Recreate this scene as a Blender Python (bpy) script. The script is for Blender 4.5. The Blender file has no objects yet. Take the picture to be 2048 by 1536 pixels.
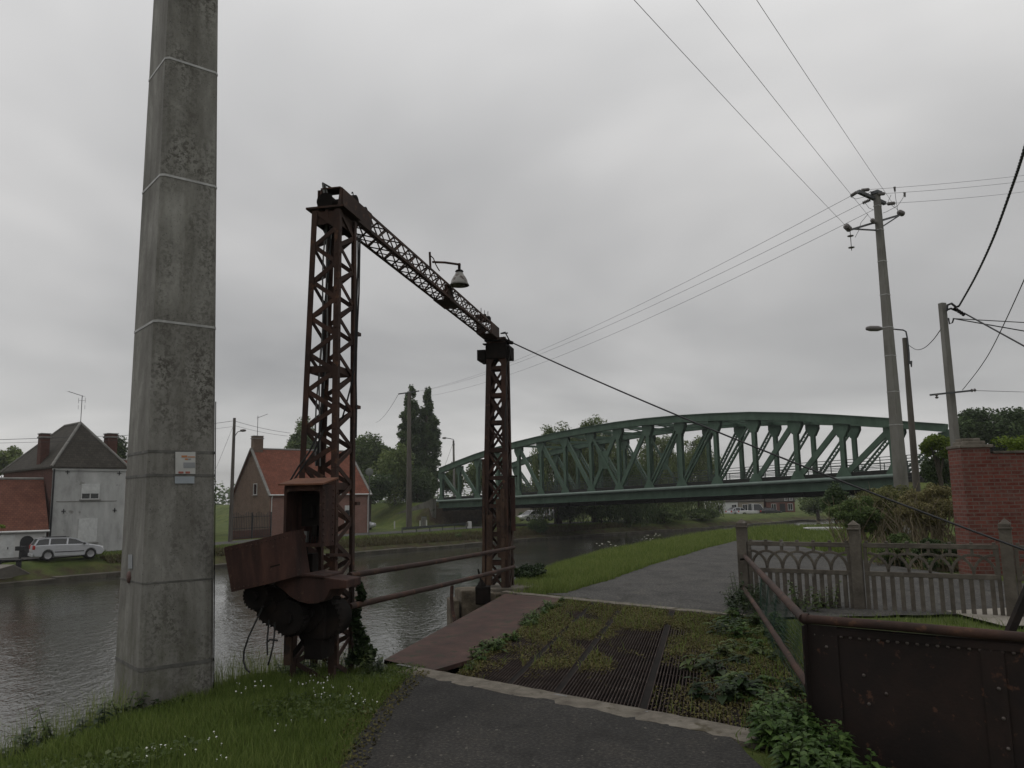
import bpy, math, random
import numpy as np
from mathutils import Vector as V, Matrix
random.seed(7)
RNG = np.random.default_rng(11)
scene = bpy.context.scene
COL = scene.collection
# ------------------------------------------------------------------ camera
F_PX, EYE = 1597.0, 1.65
PITCH, ROLL = math.radians(8.12), math.radians(0.96)
fw = V((0, math.cos(PITCH), math.sin(PITCH)))
r0 = V((1, 0, 0)); u0 = r0.cross(fw)
RT = (r0 * math.cos(ROLL) - u0 * math.sin(ROLL)).normalized()
UP = RT.cross(fw).normalized()
cam_d = bpy.data.cameras.new('camera'); cam = bpy.data.objects.new('camera', cam_d); COL.objects.link(cam)
cam_d.sensor_width = 36; cam_d.lens = F_PX / 2048 * 36; cam_d.clip_end = 3000; cam_d.clip_start = .05
m3 = Matrix((RT, UP, -fw)).transposed()
cam.matrix_world = Matrix.Translation((0, 0, EYE)) @ m3.to_4x4()
scene.camera = cam
CAM = V((0, 0, EYE))

def W(u, v, Y=None, z=None):
    """a point of the place seen at (u, v) of the photograph, at ground distance Y or at height z"""
    d = RT * ((u - 1024) / F_PX) - UP * ((v - 768) / F_PX) + fw
    t = Y / d.y if Y is not None else (z - EYE) / d.z
    return CAM + d * t

# ------------------------------------------------------------------ materials
def nodes(name):
    m = bpy.data.materials.new(name); m.use_nodes = True
    nt = m.node_tree
    return m, nt, nt.nodes['Principled BSDF']

def L(nt, a, b): nt.links.new(a, b)

def ramp(nt, fac, stops, interp='LINEAR'):
    r = nt.nodes.new('ShaderNodeValToRGB'); e = r.color_ramp.elements
    r.color_ramp.interpolation = interp
    while len(e) < len(stops): e.new(.5)
    for i, (p, c) in enumerate(stops):
        e[i].position = p; e[i].color = (*c, 1) if len(c) == 3 else c
    L(nt, fac, r.inputs[0]); return r.outputs[0]

def noise(nt, vec, scale, detail=6, rough=.6, dist=0.):
    n = nt.nodes.new('ShaderNodeTexNoise'); n.inputs['Scale'].default_value = scale
    n.inputs['Detail'].default_value = detail; n.inputs['Roughness'].default_value = rough
    n.inputs['Distortion'].default_value = dist
    if vec is not None: L(nt, vec, n.inputs['Vector'])
    return n.outputs['Fac']

def mapping(nt, vec, scale=(1, 1, 1), rot=(0, 0, 0), loc=(0, 0, 0)):
    m = nt.nodes.new('ShaderNodeMapping'); m.inputs['Scale'].default_value = scale
    m.inputs['Rotation'].default_value = rot; m.inputs['Location'].default_value = loc
    L(nt, vec, m.inputs['Vector']); return m.outputs[0]

def coord(nt, which='Object'):
    return nt.nodes.new('ShaderNodeTexCoord').outputs[which]

def mix(nt, fac, a, b, mode='MIX'):
    n = nt.nodes.new('ShaderNodeMix'); n.data_type = 'RGBA'; n.blend_type = mode
    for s, x in ((n.inputs['Factor'], fac), (n.inputs['A'], a), (n.inputs['B'], b)):
        if hasattr(x, 'links'): L(nt, x, s)
        elif isinstance(x, (int, float)): s.default_value = x
        else: s.default_value = (*x, 1)
    return n.outputs['Result']

def bump(nt, p, h, strength=.4, dist=.02):
    b = nt.nodes.new('ShaderNodeBump'); b.inputs['Strength'].default_value = strength
    b.inputs['Distance'].default_value = dist
    L(nt, h, b.inputs['Height']); L(nt, b.outputs[0], p.inputs['Normal'])

def M(name, cols, scale=3., rough=.8, bmp=.3, bscale=25., bdist=.01, metallic=0., stretch=(1, 1, 1), spots=None, detail=8, spec=.3):
    """noise-mottled paint / concrete / rust"""
    m, nt, p = nodes(name)
    co = coord(nt); v = mapping(nt, co, stretch)
    k = len(cols)
    c = ramp(nt, noise(nt, v, scale, detail, .65, .3), [(.28 + .44 * i / max(1, k - 1), cols[i]) for i in range(k)])
    if spots:
        sc, th, colr = spots
        f = ramp(nt, noise(nt, co, sc, 4, .6), [(th - .04, (0, 0, 0)), (th + .04, (1, 1, 1))])
        c = mix(nt, f, c, colr)
    L(nt, c, p.inputs['Base Color'])
    p.inputs['Roughness'].default_value = rough; p.inputs['Metallic'].default_value = metallic
    p.inputs['Specular IOR Level'].default_value = spec
    if bmp: bump(nt, p, noise(nt, co, bscale, 6, .6), bmp, bdist)
    return m

def plain(name, col, rough=.6, metallic=0., spec=.4, emit=None):
    m, nt, p = nodes(name)
    c = mix(nt, ramp(nt, noise(nt, coord(nt), 4, 5), [(.35, (0, 0, 0)), (.65, (1, 1, 1))]), tuple(x * .88 for x in col), tuple(min(1, x * 1.1) for x in col))
    L(nt, c, p.inputs['Base Color'])
    p.inputs['Roughness'].default_value = rough; p.inputs['Metallic'].default_value = metallic
    p.inputs['Specular IOR Level'].default_value = spec
    return m

def brick_mat(name, c1, c2, mortar, bw=.22, rh=.072, ms=.012, stain=(.5, .5, .5), bmp=.5, offs=.5):
    m, nt, p = nodes(name)
    uv = nt.nodes.new('ShaderNodeUVMap').outputs[0]
    b = nt.nodes.new('ShaderNodeTexBrick'); L(nt, uv, b.inputs['Vector'])
    b.inputs['Scale'].default_value = 1; b.inputs['Brick Width'].default_value = bw; b.inputs['Row Height'].default_value = rh
    b.inputs['Mortar Size'].default_value = ms; b.inputs['Mortar Smooth'].default_value = .3; b.offset = offs
    b.inputs['Color1'].default_value = (*c1, 1); b.inputs['Color2'].default_value = (*c2, 1); b.inputs['Mortar'].default_value = (*mortar, 1)
    f = ramp(nt, noise(nt, coord(nt), 1.1, 8, .65), [(.35, (0, 0, 0)), (.7, (1, 1, 1))])
    c = mix(nt, f, b.outputs['Color'], stain, 'MULTIPLY')
    c2_ = mix(nt, ramp(nt, noise(nt, coord(nt), 9, 6, .7), [(.4, (0, 0, 0)), (.75, (.6, .6, .6))]), c, mortar)
    L(nt, c2_, p.inputs['Base Color']); p.inputs['Roughness'].default_value = .9
    p.inputs['Specular IOR Level'].default_value = .2
    bump(nt, p, b.outputs['Fac'], -bmp, .008)
    return m

def leaf_mat(name, dark, mid, light, rough=.55, trans=.0):
    m, nt, p = nodes(name)
    a = nt.nodes.new('ShaderNodeAttribute'); a.attribute_name = 'tone'
    c = ramp(nt, a.outputs['Fac'], [(0, dark), (.5, mid), (1, light)])
    L(nt, c, p.inputs['Base Color']); p.inputs['Roughness'].default_value = rough
    p.inputs['Specular IOR Level'].default_value = .12
    if trans:
        t = nt.nodes.new('ShaderNodeBsdfTranslucent'); L(nt, c, t.inputs[0])
        ms = nt.nodes.new('ShaderNodeMixShader'); ms.inputs[0].default_value = trans
        L(nt, p.outputs[0], ms.inputs[1]); L(nt, t.outputs[0], ms.inputs[2])
        L(nt, ms.outputs[0], nt.nodes['Material Output'].inputs[0])
    return m

# ------------------------------------------------------------------ mesh building
def tag(o, label=None, cat=None, group=None, kind=None):
    if label: o['label'] = label
    if cat: o['category'] = cat
    if group: o['group'] = group
    if kind: o['kind'] = kind
    return o

def thing(name, label, cat, loc=(0, 0, 0), group=None):
    o = bpy.data.objects.new(name, None); o.empty_display_size = .2
    COL.objects.link(o); o.location = loc
    return tag(o, label, cat, group)

def root_loc(o):
    while o.parent: o = o.parent
    return V(o.location)

class MB:
    def __init__(s): s.v = []; s.f = []; s.sm = []
    def add(s, vs, fs, smooth=False):
        n = len(s.v); s.v += [tuple(x) for x in vs]; s.f += [tuple(i + n for i in f) for f in fs]; s.sm += [smooth] * len(fs); return s
    def quad(s, a, b, c, d): return s.add([a, b, c, d], [(0, 1, 2, 3)])
    def hexa(s, p):
        return s.add(p, [(0, 3, 2, 1), (4, 5, 6, 7), (0, 1, 5, 4), (1, 2, 6, 5), (2, 3, 7, 6), (3, 0, 4, 7)])
    def box(s, c, size, x=None, y=None, z=None):
        c = V(c); x = V(x or (1, 0, 0)) * size[0] / 2; y = V(y or (0, 1, 0)) * size[1] / 2; z = V(z or (0, 0, 1)) * size[2] / 2
        return s.hexa([c - x - y - z, c + x - y - z, c + x + y - z, c - x + y - z, c - x - y + z, c + x - y + z, c + x + y + z, c - x + y + z])
    def bar(s, a, b, w, t, n):
        """rectangular bar a->b: thickness t along n, width w across"""
        a, b = V(a), V(b); d = (b - a).normalized(); n = V(n); n = (n - d * n.dot(d)).normalized(); k = d.cross(n) * w / 2; n = n * t / 2
        return s.hexa([a - k - n, a + k - n, a + k + n, a - k + n, b - k - n, b + k - n, b + k + n, b - k + n])
    def angle(s, a, b, w, t, n1, n2):
        """L-section with legs of width w lying in directions n1, n2 from the corner line a-b"""
        a, b, n1, n2 = V(a), V(b), V(n1), V(n2)
        prof = [V((0, 0)), V((w, 0)), V((w, t)), V((t, t)), V((t, w)), V((0, w))]
        A = [a + n1 * p.x + n2 * p.y for p in prof]; B = [b + n1 * p.x + n2 * p.y for p in prof]
        return s.add(A + B, [(0, 1, 2, 3, 4, 5)[::-1], tuple(range(6, 12))] + [(i, (i + 1) % 6, 6 + (i + 1) % 6, 6 + i) for i in range(6)])
    def frust(s, a, b, r0, r1, n=12, smooth=True, caps=True, ph=0.):
        a, b = V(a), V(b); d = (b - a).normalized()
        x = d.orthogonal().normalized(); y = d.cross(x)
        ring = lambda c, r: [c + (x * math.cos(ph + i * math.tau / n) + y * math.sin(ph + i * math.tau / n)) * r for i in range(n)]
        s.add(ring(a, r0) + ring(b, r1), [(i, (i + 1) % n, n + (i + 1) % n, n + i) for i in range(n)], smooth)
        if caps:
            s.add(ring(a, r0), [tuple(range(n))[::-1]]); s.add(ring(b, r1), [tuple(range(n))])
        return s
    def tube(s, pts, r, n=8, caps=True):
        pts = [V(p) for p in pts]; k = len(pts); rs = r if isinstance(r, (list, tuple)) else [r] * k
        vs = []; x = None
        for i, p in enumerate(pts):
            d = (pts[min(i + 1, k - 1)] - pts[max(i - 1, 0)]).normalized()
            if x is None: x = d.orthogonal().normalized()
            x = (x - d * x.dot(d)).normalized(); y = d.cross(x)
            vs += [p + (x * math.cos(j * math.tau / n) + y * math.sin(j * math.tau / n)) * rs[i] for j in range(n)]
        fs = [(i * n + j, i * n + (j + 1) % n, (i + 1) * n + (j + 1) % n, (i + 1) * n + j) for i in range(k - 1) for j in range(n)]
        s.add(vs, fs, True)
        if caps: s.add(vs[:n], [tuple(range(n))[::-1]]); s.add(vs[-n:], [tuple(range(n))])
        return s
    def prism(s, poly, d):
        """extrude a planar polygon of 3-D points by vector d"""
        poly = [V(p) for p in poly]; d = V(d); n = len(poly)
        return s.add(poly + [p + d for p in poly], [tuple(range(n))[::-1], tuple(range(n, 2 * n))] + [(i, (i + 1) % n, n + (i + 1) % n, n + i) for i in range(n)])
    def lathe(s, c, prof, n=20, axis=(0, 0, 1), caps=False):
        c = V(c); d = V(axis).normalized(); x = d.orthogonal().normalized(); y = d.cross(x); k = len(prof)
        vs = [c + d * h + (x * math.cos(j * math.tau / n) + y * math.sin(j * math.tau / n)) * r for r, h in prof for j in range(n)]
        fs = [(i * n + j, i * n + (j + 1) % n, (i + 1) * n + (j + 1) % n, (i + 1) * n + j) for i in range(k - 1) for j in range(n)]
        s.add(vs, fs, True)
        if caps: s.add(vs[:n], [tuple(range(n))[::-1]]); s.add(vs[-n:], [tuple(range(n))])
        return s
    def build(s, name, mat, parent=None, origin=None, bevel=0., fixn=True):
        P = np.array(s.v, dtype=float)
        if parent is not None: o0 = np.array(root_loc(parent))
        elif origin is not None: o0 = np.array(origin, dtype=float)
        else: o0 = np.array([(P[:, 0].min() + P[:, 0].max()) / 2, (P[:, 1].min() + P[:, 1].max()) / 2, P[:, 2].min()])
        me = bpy.data.meshes.new(name)
        me.from_pydata((P - o0).tolist(), [], s.f)
        if fixn:
            import bmesh
            bm = bmesh.new(); bm.from_mesh(me)
            bmesh.ops.recalc_face_normals(bm, faces=bm.faces); bm.to_mesh(me); bm.free()
        me.polygons.foreach_set('use_smooth', s.sm)
        uvbox(me)
        me.materials.append(mat)
        o = bpy.data.objects.new(name, me); COL.objects.link(o)
        if parent is not None: o.parent = parent
        else: o.location = o0
        if bevel:
            b = o.modifiers.new('bevel', 'BEVEL'); b.width = bevel; b.segments = 2; b.limit_method = 'ANGLE'; b.angle_limit = math.radians(40)
        return o

def split(mb, name, mat, parent):
    """one object per hexahedral piece (8 vertices each) of the builder"""
    for i in range(0, len(mb.v), 8):
        k = MB(); k.hexa([V(p) for p in mb.v[i:i + 8]]); k.build(name, mat, parent)

def uvbox(me):
    uvl = me.uv_layers.new(name='UVMap')
    co = [v.co for v in me.vertices]; out = np.zeros(len(me.loops) * 2)
    Z = V((0, 0, 1))
    for p in me.polygons:
        n = p.normal
        if abs(n.z) > .97: t, b = V((1, 0, 0)), V((0, 1, 0))
        else:
            t = Z.cross(n).normalized(); b = n.cross(t)
        for li in p.loop_indices:
            c = co[me.loops[li].vertex_index]; out[li * 2] = c.dot(t); out[li * 2 + 1] = c.dot(b)
    uvl.data.foreach_set('uv', out)

def npmesh(name, verts, faces, mat, origin, parent=None, tone=None, smooth=False):
    """big mesh from arrays; faces (n, k)"""
    me = bpy.data.meshes.new(name)
    o0 = np.array(root_loc(parent)) if parent is not None else np.array(origin, dtype=float)
    nv, (nf, k) = len(verts), faces.shape
    me.vertices.add(nv); me.vertices.foreach_set('co', (verts - o0).astype(np.float32).ravel())
    me.loops.add(nf * k); me.loops.foreach_set('vertex_index', faces.astype(np.int32).ravel())
    me.polygons.add(nf); me.polygons.foreach_set('loop_start', np.arange(0, nf * k, k, dtype=np.int32))
    me.polygons.foreach_set('loop_total', np.full(nf, k, dtype=np.int32))
    if smooth: me.polygons.foreach_set('use_smooth', np.ones(nf, dtype=bool))
    if tone is not None:
        a = me.attributes.new('tone', 'FLOAT', 'FACE'); a.data.foreach_set('value', np.clip(tone, 0, 1).astype(np.float32))
    me.update(calc_edges=True); me.validate()
    me.materials.append(mat)
    o = bpy.data.objects.new(name, me); COL.objects.link(o)
    if parent is not None: o.parent = parent
    else: o.location = o0
    return o

def leaves(centers, size, tone, up=.3, aspect=.55, fold=.25, face=None):
    """leaf-shaped cards: 2 tris folded on the midrib -> kite quads. arrays of (n,3), (n,), (n,)"""
    n = len(centers)
    d = RNG.normal(size=(n, 3)); d[:, 2] = d[:, 2] * .6 - up * 0
    d /= np.linalg.norm(d, axis=1)[:, None]
    nr = RNG.normal(size=(n, 3)); nr[:, 2] += up * 3
    nr -= d * (nr * d).sum(1)[:, None]; nr /= np.linalg.norm(nr, axis=1)[:, None]
    w = np.cross(d, nr); s = size[:, None]
    a = centers - d * s * .5; c = centers + d * s * .5
    b = centers + w * s * aspect * .5 + nr * s * fold * .2; e = centers - w * s * aspect * .5 + nr * s * fold * .2
    verts = np.stack([a, b, c, e], 1).reshape(-1, 3)
    faces = np.arange(4 * n).reshape(n, 4)
    return verts, faces, tone
# ------------------------------------------------------------------ world and light
wd = bpy.data.worlds.new('World'); scene.world = wd; wd.use_nodes = True
nt = wd.node_tree; bg = nt.nodes['Background']
SUN_EL, SUN_AZ = math.radians(52), math.radians(-60)
sky = nt.nodes.new('ShaderNodeTexSky'); sky.sky_type = 'NISHITA'; sky.sun_disc = False
sky.sun_elevation = SUN_EL; sky.sun_rotation = SUN_AZ
gen = nt.nodes.new('ShaderNodeTexCoord').outputs['Generated']
sep = nt.nodes.new('ShaderNodeSeparateXYZ'); L(nt, gen, sep.inputs[0])
# overcast deck: a cloud layer projected on a flat ceiling, so it foreshortens toward the horizon
dv = nt.nodes.new('ShaderNodeVectorMath'); dv.operation = 'DIVIDE'
zc = nt.nodes.new('ShaderNodeMath'); zc.operation = 'MAXIMUM'; zc.inputs[1].default_value = .0; L(nt, sep.outputs[2], zc.inputs[0])
za = nt.nodes.new('ShaderNodeMath'); za.operation = 'ADD'; za.inputs[1].default_value = .22; L(nt, zc.outputs[0], za.inputs[0])
cb = nt.nodes.new('ShaderNodeCombineXYZ')
for i in range(3): L(nt, za.outputs[0], cb.inputs[i])
L(nt, gen, dv.inputs[0]); L(nt, cb.outputs[0], dv.inputs[1])
vm = mapping(nt, dv.outputs[0], (1, 1, .35), (0, 0, .5), (.35, .1, 0))
n1 = noise(nt, vm, .75, 4, .5, .3)
cl = ramp(nt, n1, [(.30, (3.0, 3.0, 3.01)), (.5, (4.25, 4.22, 4.19)), (.70, (5.8, 5.73, 5.64))])
# brighter towards the zenith, as an overcast sky is
el = ramp(nt, sep.outputs[2], [(0., (.90, .895, .89)), (.10, (.88, .878, .875)), (.20, (.77, .768, .768)), (.34, (.87, .868, .868)), (.55, (1.22, 1.22, 1.22)), (1., (1.6, 1.6, 1.6))])
cl2 = mix(nt, 1., cl, el, 'MULTIPLY')
out = mix(nt, .97, sky.outputs[0], cl2)
L(nt, out, bg.inputs[0]); bg.inputs[1].default_value = .1
sl = bpy.data.lights.new('sun', 'SUN'); sun = bpy.data.objects.new('sun', sl); COL.objects.link(sun)
sl.energy = .5; sl.angle = math.radians(30); sl.color = (1, .97, .93)
sd = V((math.sin(SUN_AZ) * math.cos(SUN_EL), math.cos(SUN_AZ) * math.cos(SUN_EL), math.sin(SUN_EL)))
sun.rotation_euler = sd.to_track_quat('Z', 'Y').to_euler()
vs = scene.view_settings; vs.view_transform = 'Standard'; vs.look = 'None'; vs.exposure = .43; vs.gamma = 1

# ------------------------------------------------------------------ terrain
WATER, FARZ = -2.9, -1.75
CREST = np.array([(-60, -40), (-6, -6), (-4.4, 2.5), (-3.75, 5.6), (-3.5, 7.0), (-2.9, 8.4), (-2.35, 8.9), (-1.65, 8.75), (-.25, 13.4), (-.75, 14.2), (-.75, 15.6), (.1, 17), (.6, 20), (2.5, 25.5), (9.2, 38), (14, 43), (23, 52), (34, 66), (60, 92), (130, 130), (400, 160)], float)
FAR = np.array([(-120, -60), (-29.5, 46.7), (-13, 68.6), (-2.8, 80.7), (.4, 85.5), (15.2, 99.5), (24.7, 107), (45, 130), (75, 148), (140, 165), (400, 200)], float)

def sdist(P, line):
    """signed distance of points to a polyline, + on its right side"""
    best = np.full(len(P), 1e9); sg = np.ones(len(P))
    for a, b in zip(line[:-1], line[1:]):
        d = b - a; ll = d @ d
        t = np.clip(((P - a) @ d) / ll, 0, 1)
        q = P - (a + t[:, None] * d); r = np.hypot(q[:, 0], q[:, 1])
        c = d[0] * (P[:, 1] - a[1]) - d[1] * (P[:, 0] - a[0])
        m = r < best - 1e-9
        best[m] = r[m]; sg[m] = np.where(c[m] > 0, -1, 1)
    return best * sg

B0 = V((-9.4, 104, 1.50)); B1 = V((27.8, 58.6, 2.90))      # near truss, left end to right end
BU = V((B1.x - B0.x, B1.y - B0.y, 0)).normalized(); BN = V((-BU.y, BU.x, 0))
if BN.y < 0: BN = -BN
BW = 9.3
def smooth(t): t = np.clip(t, 0, 1); return t * t * (3 - 2 * t)

def wob(x, y, s): return np.sin(x * s + 1.3 * np.sin(y * s * .7)) * np.cos(y * s * 1.1 + .8 * np.sin(x * s * .6))

DECK_PIT = None
def height(X, Y):
    X = np.asarray(X, float); Y = np.asarray(Y, float)
    P = np.stack([X.ravel(), Y.ravel()], 1)
    s = sdist(P, CREST); f = -sdist(P, FAR)
    near = np.interp(s, [-2.2, -1.1, -.35, 0, .5, 1.5], [-3.6, -2.2, -.55, -.22, -.06, -.02])
    far = np.interp(f, [-.5, -.02, .02, .5, 1.2, 2.2, 3.2, 400], [-3.6, -3.2, -2.85, -2.66, -2.32, -1.86, FARZ, FARZ])
    z = np.where(s > -2.2, near, np.where(f > -.5, far, -3.6))
    # embankments carrying the road over both ends of the bridge
    rel = P - np.array(B0[:2]); u = rel @ np.array(BU[:2]); v = rel @ np.array(BN[:2])
    lat = np.maximum(np.maximum(-v, v - BW), 0)
    Ln = (B1 - B0).length
    top = np.where(u < Ln / 2, 1.2, 2.55)
    over = np.where(u < Ln / 2, np.maximum(u + 1, 0), np.maximum(Ln + 1 - u, 0))
    e = top - lat * np.where(u < Ln / 2, .5, .27) - np.maximum(over, 0) * 3
    z = np.where((s > 0) | (f > 3), np.maximum(z, e), z)
    z = z + np.where((s > .6), .025 * wob(P[:, 0], P[:, 1], 1.7) * np.clip((np.abs(P[:, 0]) - 0) / 6, 0, 1), 0)
    # hollow in front of the riveted parapet
    z = z - .40 * np.clip((P[:, 0] - 1.95) / .45, 0, 1) * np.clip((P[:, 1] - 1.5) / 1.5, 0, 1) * np.clip((7.0 - P[:, 1]) / .8, 0, 1)
    z = z + np.where(f > 3.5, .05 * wob(P[:, 0], P[:, 1], .4), 0)
    return z.reshape(X.shape)

def hz(x, y): return float(height(np.array([x]), np.array([y]))[0])

def inpoly(X, Y, poly):
    r = np.zeros(X.shape, bool); n = len(poly)
    for i in range(n):
        x1, y1 = poly[i][:2]; x2, y2 = poly[(i + 1) % n][:2]
        c = ((y1 > Y) != (y2 > Y)) & (X < (x2 - x1) * (Y - y1) / (y2 - y1 + 1e-12) + x1)
        r ^= c
    return r

# deck corners (z = 0): the skewed floor of the old lifting bridge
NL, NR = W(851, 1341, z=0), W(1423, 1449, z=0)
FLc, FRc = W(1040, 1189, z=0), W(1441, 1231, z=0)
DD = (W(1274, 1222, z=0) - W(1167, 1400, z=0)).normalized()     # along the deck
KD = (NR - NL).normalized()                                       # along the kerbs
def deck(a, b):
    """deck point: a metres along the near kerb from NL, b fraction to the far kerb"""
    p = NL + KD * a
    d2 = (FRc - FLc); # intersect p + t DD with far kerb
    den = DD.x * d2.y - DD.y * d2.x
    t = ((FLc.x - p.x) * d2.y - (FLc.y - p.y) * d2.x) / den
    return p + DD * (t * b)
DECK_R = 3.92
PIT = [deck(-.55, -.01), deck(DECK_R, -.01), deck(DECK_R, 1.01), deck(-.55, 1.01)]

def axis(parts):
    out = []
    for a, b, st in parts: out += list(np.arange(a, b, st))
    return np.array(out + [parts[-1][1]])
gx = axis([(-700, -160, 60), (-160, -60, 10), (-60, -14, 2.), (-14, -5, .6), (-5, 6.6, .2), (6.6, 16, .6), (16, 60, 2.), (60, 160, 10), (160, 700, 60)])
gy = axis([(-60, -4, 4), (-4, 4, .6), (4, 16, .2), (16, 30, .6), (30, 62, 1.5), (62, 120, 1.2), (120, 180, 4), (180, 400, 20), (400, 1500, 110)])
GX, GY = np.meshgrid(gx, gy)
GZ = height(GX, GY)
GZ = np.where(inpoly(GX, GY, PIT), -.55, GZ)
nx, ny = len(gx), len(gy)
vv = np.stack([GX.ravel(), GY.ravel(), GZ.ravel()], 1)
ii = (np.arange(ny - 1)[:, None] * nx + np.arange(nx - 1)[None, :]).ravel()
ff = np.stack([ii, ii + 1, ii + nx + 1, ii + nx], 1)

def ground_mat():
    m, nt, p = nodes('turf')
    co = coord(nt, 'Object')
    c = ramp(nt, noise(nt, co, .6, 9, .7), [(.3, (.030, .042, .013)), (.5, (.068, .090, .024)), (.72, (.12, .132, .040))])
    soil = ramp(nt, noise(nt, co, 3, 8, .7), [(.3, (.022, .017, .012)), (.7, (.075, .055, .035))])
    g = nt.nodes.new('ShaderNodeNewGeometry'); sp = nt.nodes.new('ShaderNodeSeparateXYZ'); L(nt, g.outputs['Normal'], sp.inputs[0])
    st = ramp(nt, sp.outputs[2], [(.75, (1, 1, 1)), (.95, (0, 0, 0))])
    pz = nt.nodes.new('ShaderNodeSeparateXYZ'); L(nt, g.outputs['Position'], pz.inputs[0])
    mr = nt.nodes.new('ShaderNodeMapRange'); L(nt, pz.outputs[2], mr.inputs[0])
    mr.inputs[1].default_value = -2.05; mr.inputs[2].default_value = -2.3; mr.inputs[3].default_value = 0; mr.inputs[4].default_value = 1
    nz = nt.nodes.new('ShaderNodeMath'); nz.operation = 'MULTIPLY'
    L(nt, mr.outputs[0], nz.inputs[0]); L(nt, ramp(nt, noise(nt, co, .9, 6, .7), [(.35, (0, 0, 0)), (.6, (1, 1, 1))]), nz.inputs[1])
    c = mix(nt, st, c, soil); c = mix(nt, nz.outputs[0], c, soil)
    L(nt, c, p.inputs['Base Color']); p.inputs['Roughness'].default_value = .95; p.inputs['Specular IOR Level'].default_value = .1
    bump(nt, p, noise(nt, co, 14, 8, .7), .9, .06)
    return m
ground = npmesh('ground', vv, ff, ground_mat(), (0, 0, 0), smooth=True)
tag(ground, 'grassy banks on both sides of the canal', kind='structure')

# ------------------------------------------------------------------ water
def water_mat():
    m, nt, p = nodes('canal water')
    co = coord(nt, 'Object')
    p.inputs['Base Color'].default_value = (.038, .038, .031, 1); p.inputs['Roughness'].default_value = .06
    p.inputs['IOR'].default_value = 1.40; p.inputs['Specular IOR Level'].default_value = .5
    a = noise(nt, mapping(nt, co, (1, .55, 1), (0, 0, .7)), 3.2, 3, .55, .8)
    b = noise(nt, mapping(nt, co, (1, .7, 1), (0, 0, -.5)), 9, 2, .5, .4)
    s = nt.nodes.new('ShaderNodeMath'); s.operation = 'MULTIPLY_ADD'; L(nt, b, s.inputs[0]); s.inputs[1].default_value = .35; L(nt, a, s.inputs[2])
    calm = ramp(nt, noise(nt, co, .12, 3, .5), [(.35, (.18, .18, .18)), (.65, (1, 1, 1))])
    mu = nt.nodes.new('ShaderNodeMath'); mu.operation = 'MULTIPLY'; L(nt, s.outputs[0], mu.inputs[0]); L(nt, calm, mu.inputs[1])
    bump(nt, p, mu.outputs[0], .5, .075)
    return m
wm = MB(); wm.quad((-700, -60, WATER), (700, -60, WATER), (700, 500, WATER), (-700, 500, WATER))
w_ = wm.build('canal_water', water_mat(), origin=(0, 0, WATER)); tag(w_, 'rippled grey brown canal water', kind='structure')

# ------------------------------------------------------------------ ground surfaces
def asphalt(name, a, b, sc=60):
    m, nt, p = nodes(name); co = coord(nt)
    c = ramp(nt, noise(nt, co, .9, 7, .65), [(.3, a), (.7, b)])
    sp = ramp(nt, noise(nt, co, sc, 3, .7), [(.3, (.4, .4, .4)), (.52, (1, 1, 1)), (.68, (2.3, 2.2, 2.1))])
    c = mix(nt, 1, c, sp, 'MULTIPLY')
    stn = ramp(nt, noise(nt, mapping(nt, co, (1, .6, 1)), 2.6, 8, .75, .6), [(.36, (.55, .53, .50)), (.5, (1, 1, 1)), (.66, (1.25, 1.2, 1.12))])
    c = mix(nt, 1, c, stn, 'MULTIPLY')
    L(nt, c, p.inputs['Base Color']); p.inputs['Roughness'].default_value = .8; p.inputs['Specular IOR Level'].default_value = .2
    bump(nt, p, noise(nt, co, sc * 1.4, 4, .7), .7, .008)
    return m
ASPH = asphalt('worn asphalt', (.0150, .0142, .0130), (.033, .0312, .0285), 38)
ROADM = asphalt('road asphalt', (.038, .037, .035), (.060, .0585, .055), 26)
CONC = M('kerb concrete', [(.06, .05, .038), (.125, .11, .088), (.19, .17, .14)], 6, .9, .6, 40, .01, spots=(5, .62, (.06, .05, .03)))

def sheet(name, pts, z, mat, label, sub=0, jag=0.):
    P = [V((p[0], p[1], 0)) for p in pts]
    if jag:
        Q = []
        for a, b in zip(P, P[1:] + P[:1]):
            n = max(1, int((b - a).length / .18))
            nrm = V((-(b - a).y, (b - a).x, 0)).normalized()
            for i in range(n): Q.append(a.lerp(b, i / n) + nrm * (random.uniform(-jag, jag)))
        P = Q
    s = MB(); s.add([(p.x, p.y, z if not callable(z) else z(p.x, p.y)) for p in P], [tuple(range(len(P)))])
    o = s.build(name, mat, fixn=False)
    if o.data.polygons[0].normal.z < 0: o.data.flip_normals()
    return tag(o, label, kind='structure')
kA, kB = W(881, 1362, z=0), W(1445, 1480, z=0)
n_out = V((KD.y, -KD.x, 0))            # toward the camera
sheet('path', [V((-1.15, -12, 0)), V((-1.1, 2, 0)), W(680, 1536, z=0), W(745, 1430, z=0), NL + KD * -.02 + n_out * .20, NR + KD * .25 + n_out * .20, V((1.55, 4.4, 0)), V((1.75, 2, 0)), V((1.75, -12, 0))], .012, ASPH, 'worn dark asphalt path in the foreground', jag=.03)
# towpath beyond the deck, curving to the right behind the fence
TP_L = [W(1090, 1189, z=0), W(1133, 1187, z=0), W(1222, 1160, z=0), W(1300, 1132, z=0), W(1356, 1115, z=0), W(1420, 1095, z=0), W(1475, 1082, z=0), W(1535, 1081, z=0), W(1570, 1087, z=0), W(1625, 1099, z=0), W(1690, 1113, z=0), W(1775, 1131, z=0)]
TP_R = [V((9.0, 13.4, 0)), V((7.8, 11.6, 0)), V((5.7, 11.0, 0)), FRc + KD * .5]
sheet('towpath', TP_L + TP_R, .014, ROADM, 'grey asphalt towpath beyond the deck', jag=.05)
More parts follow.
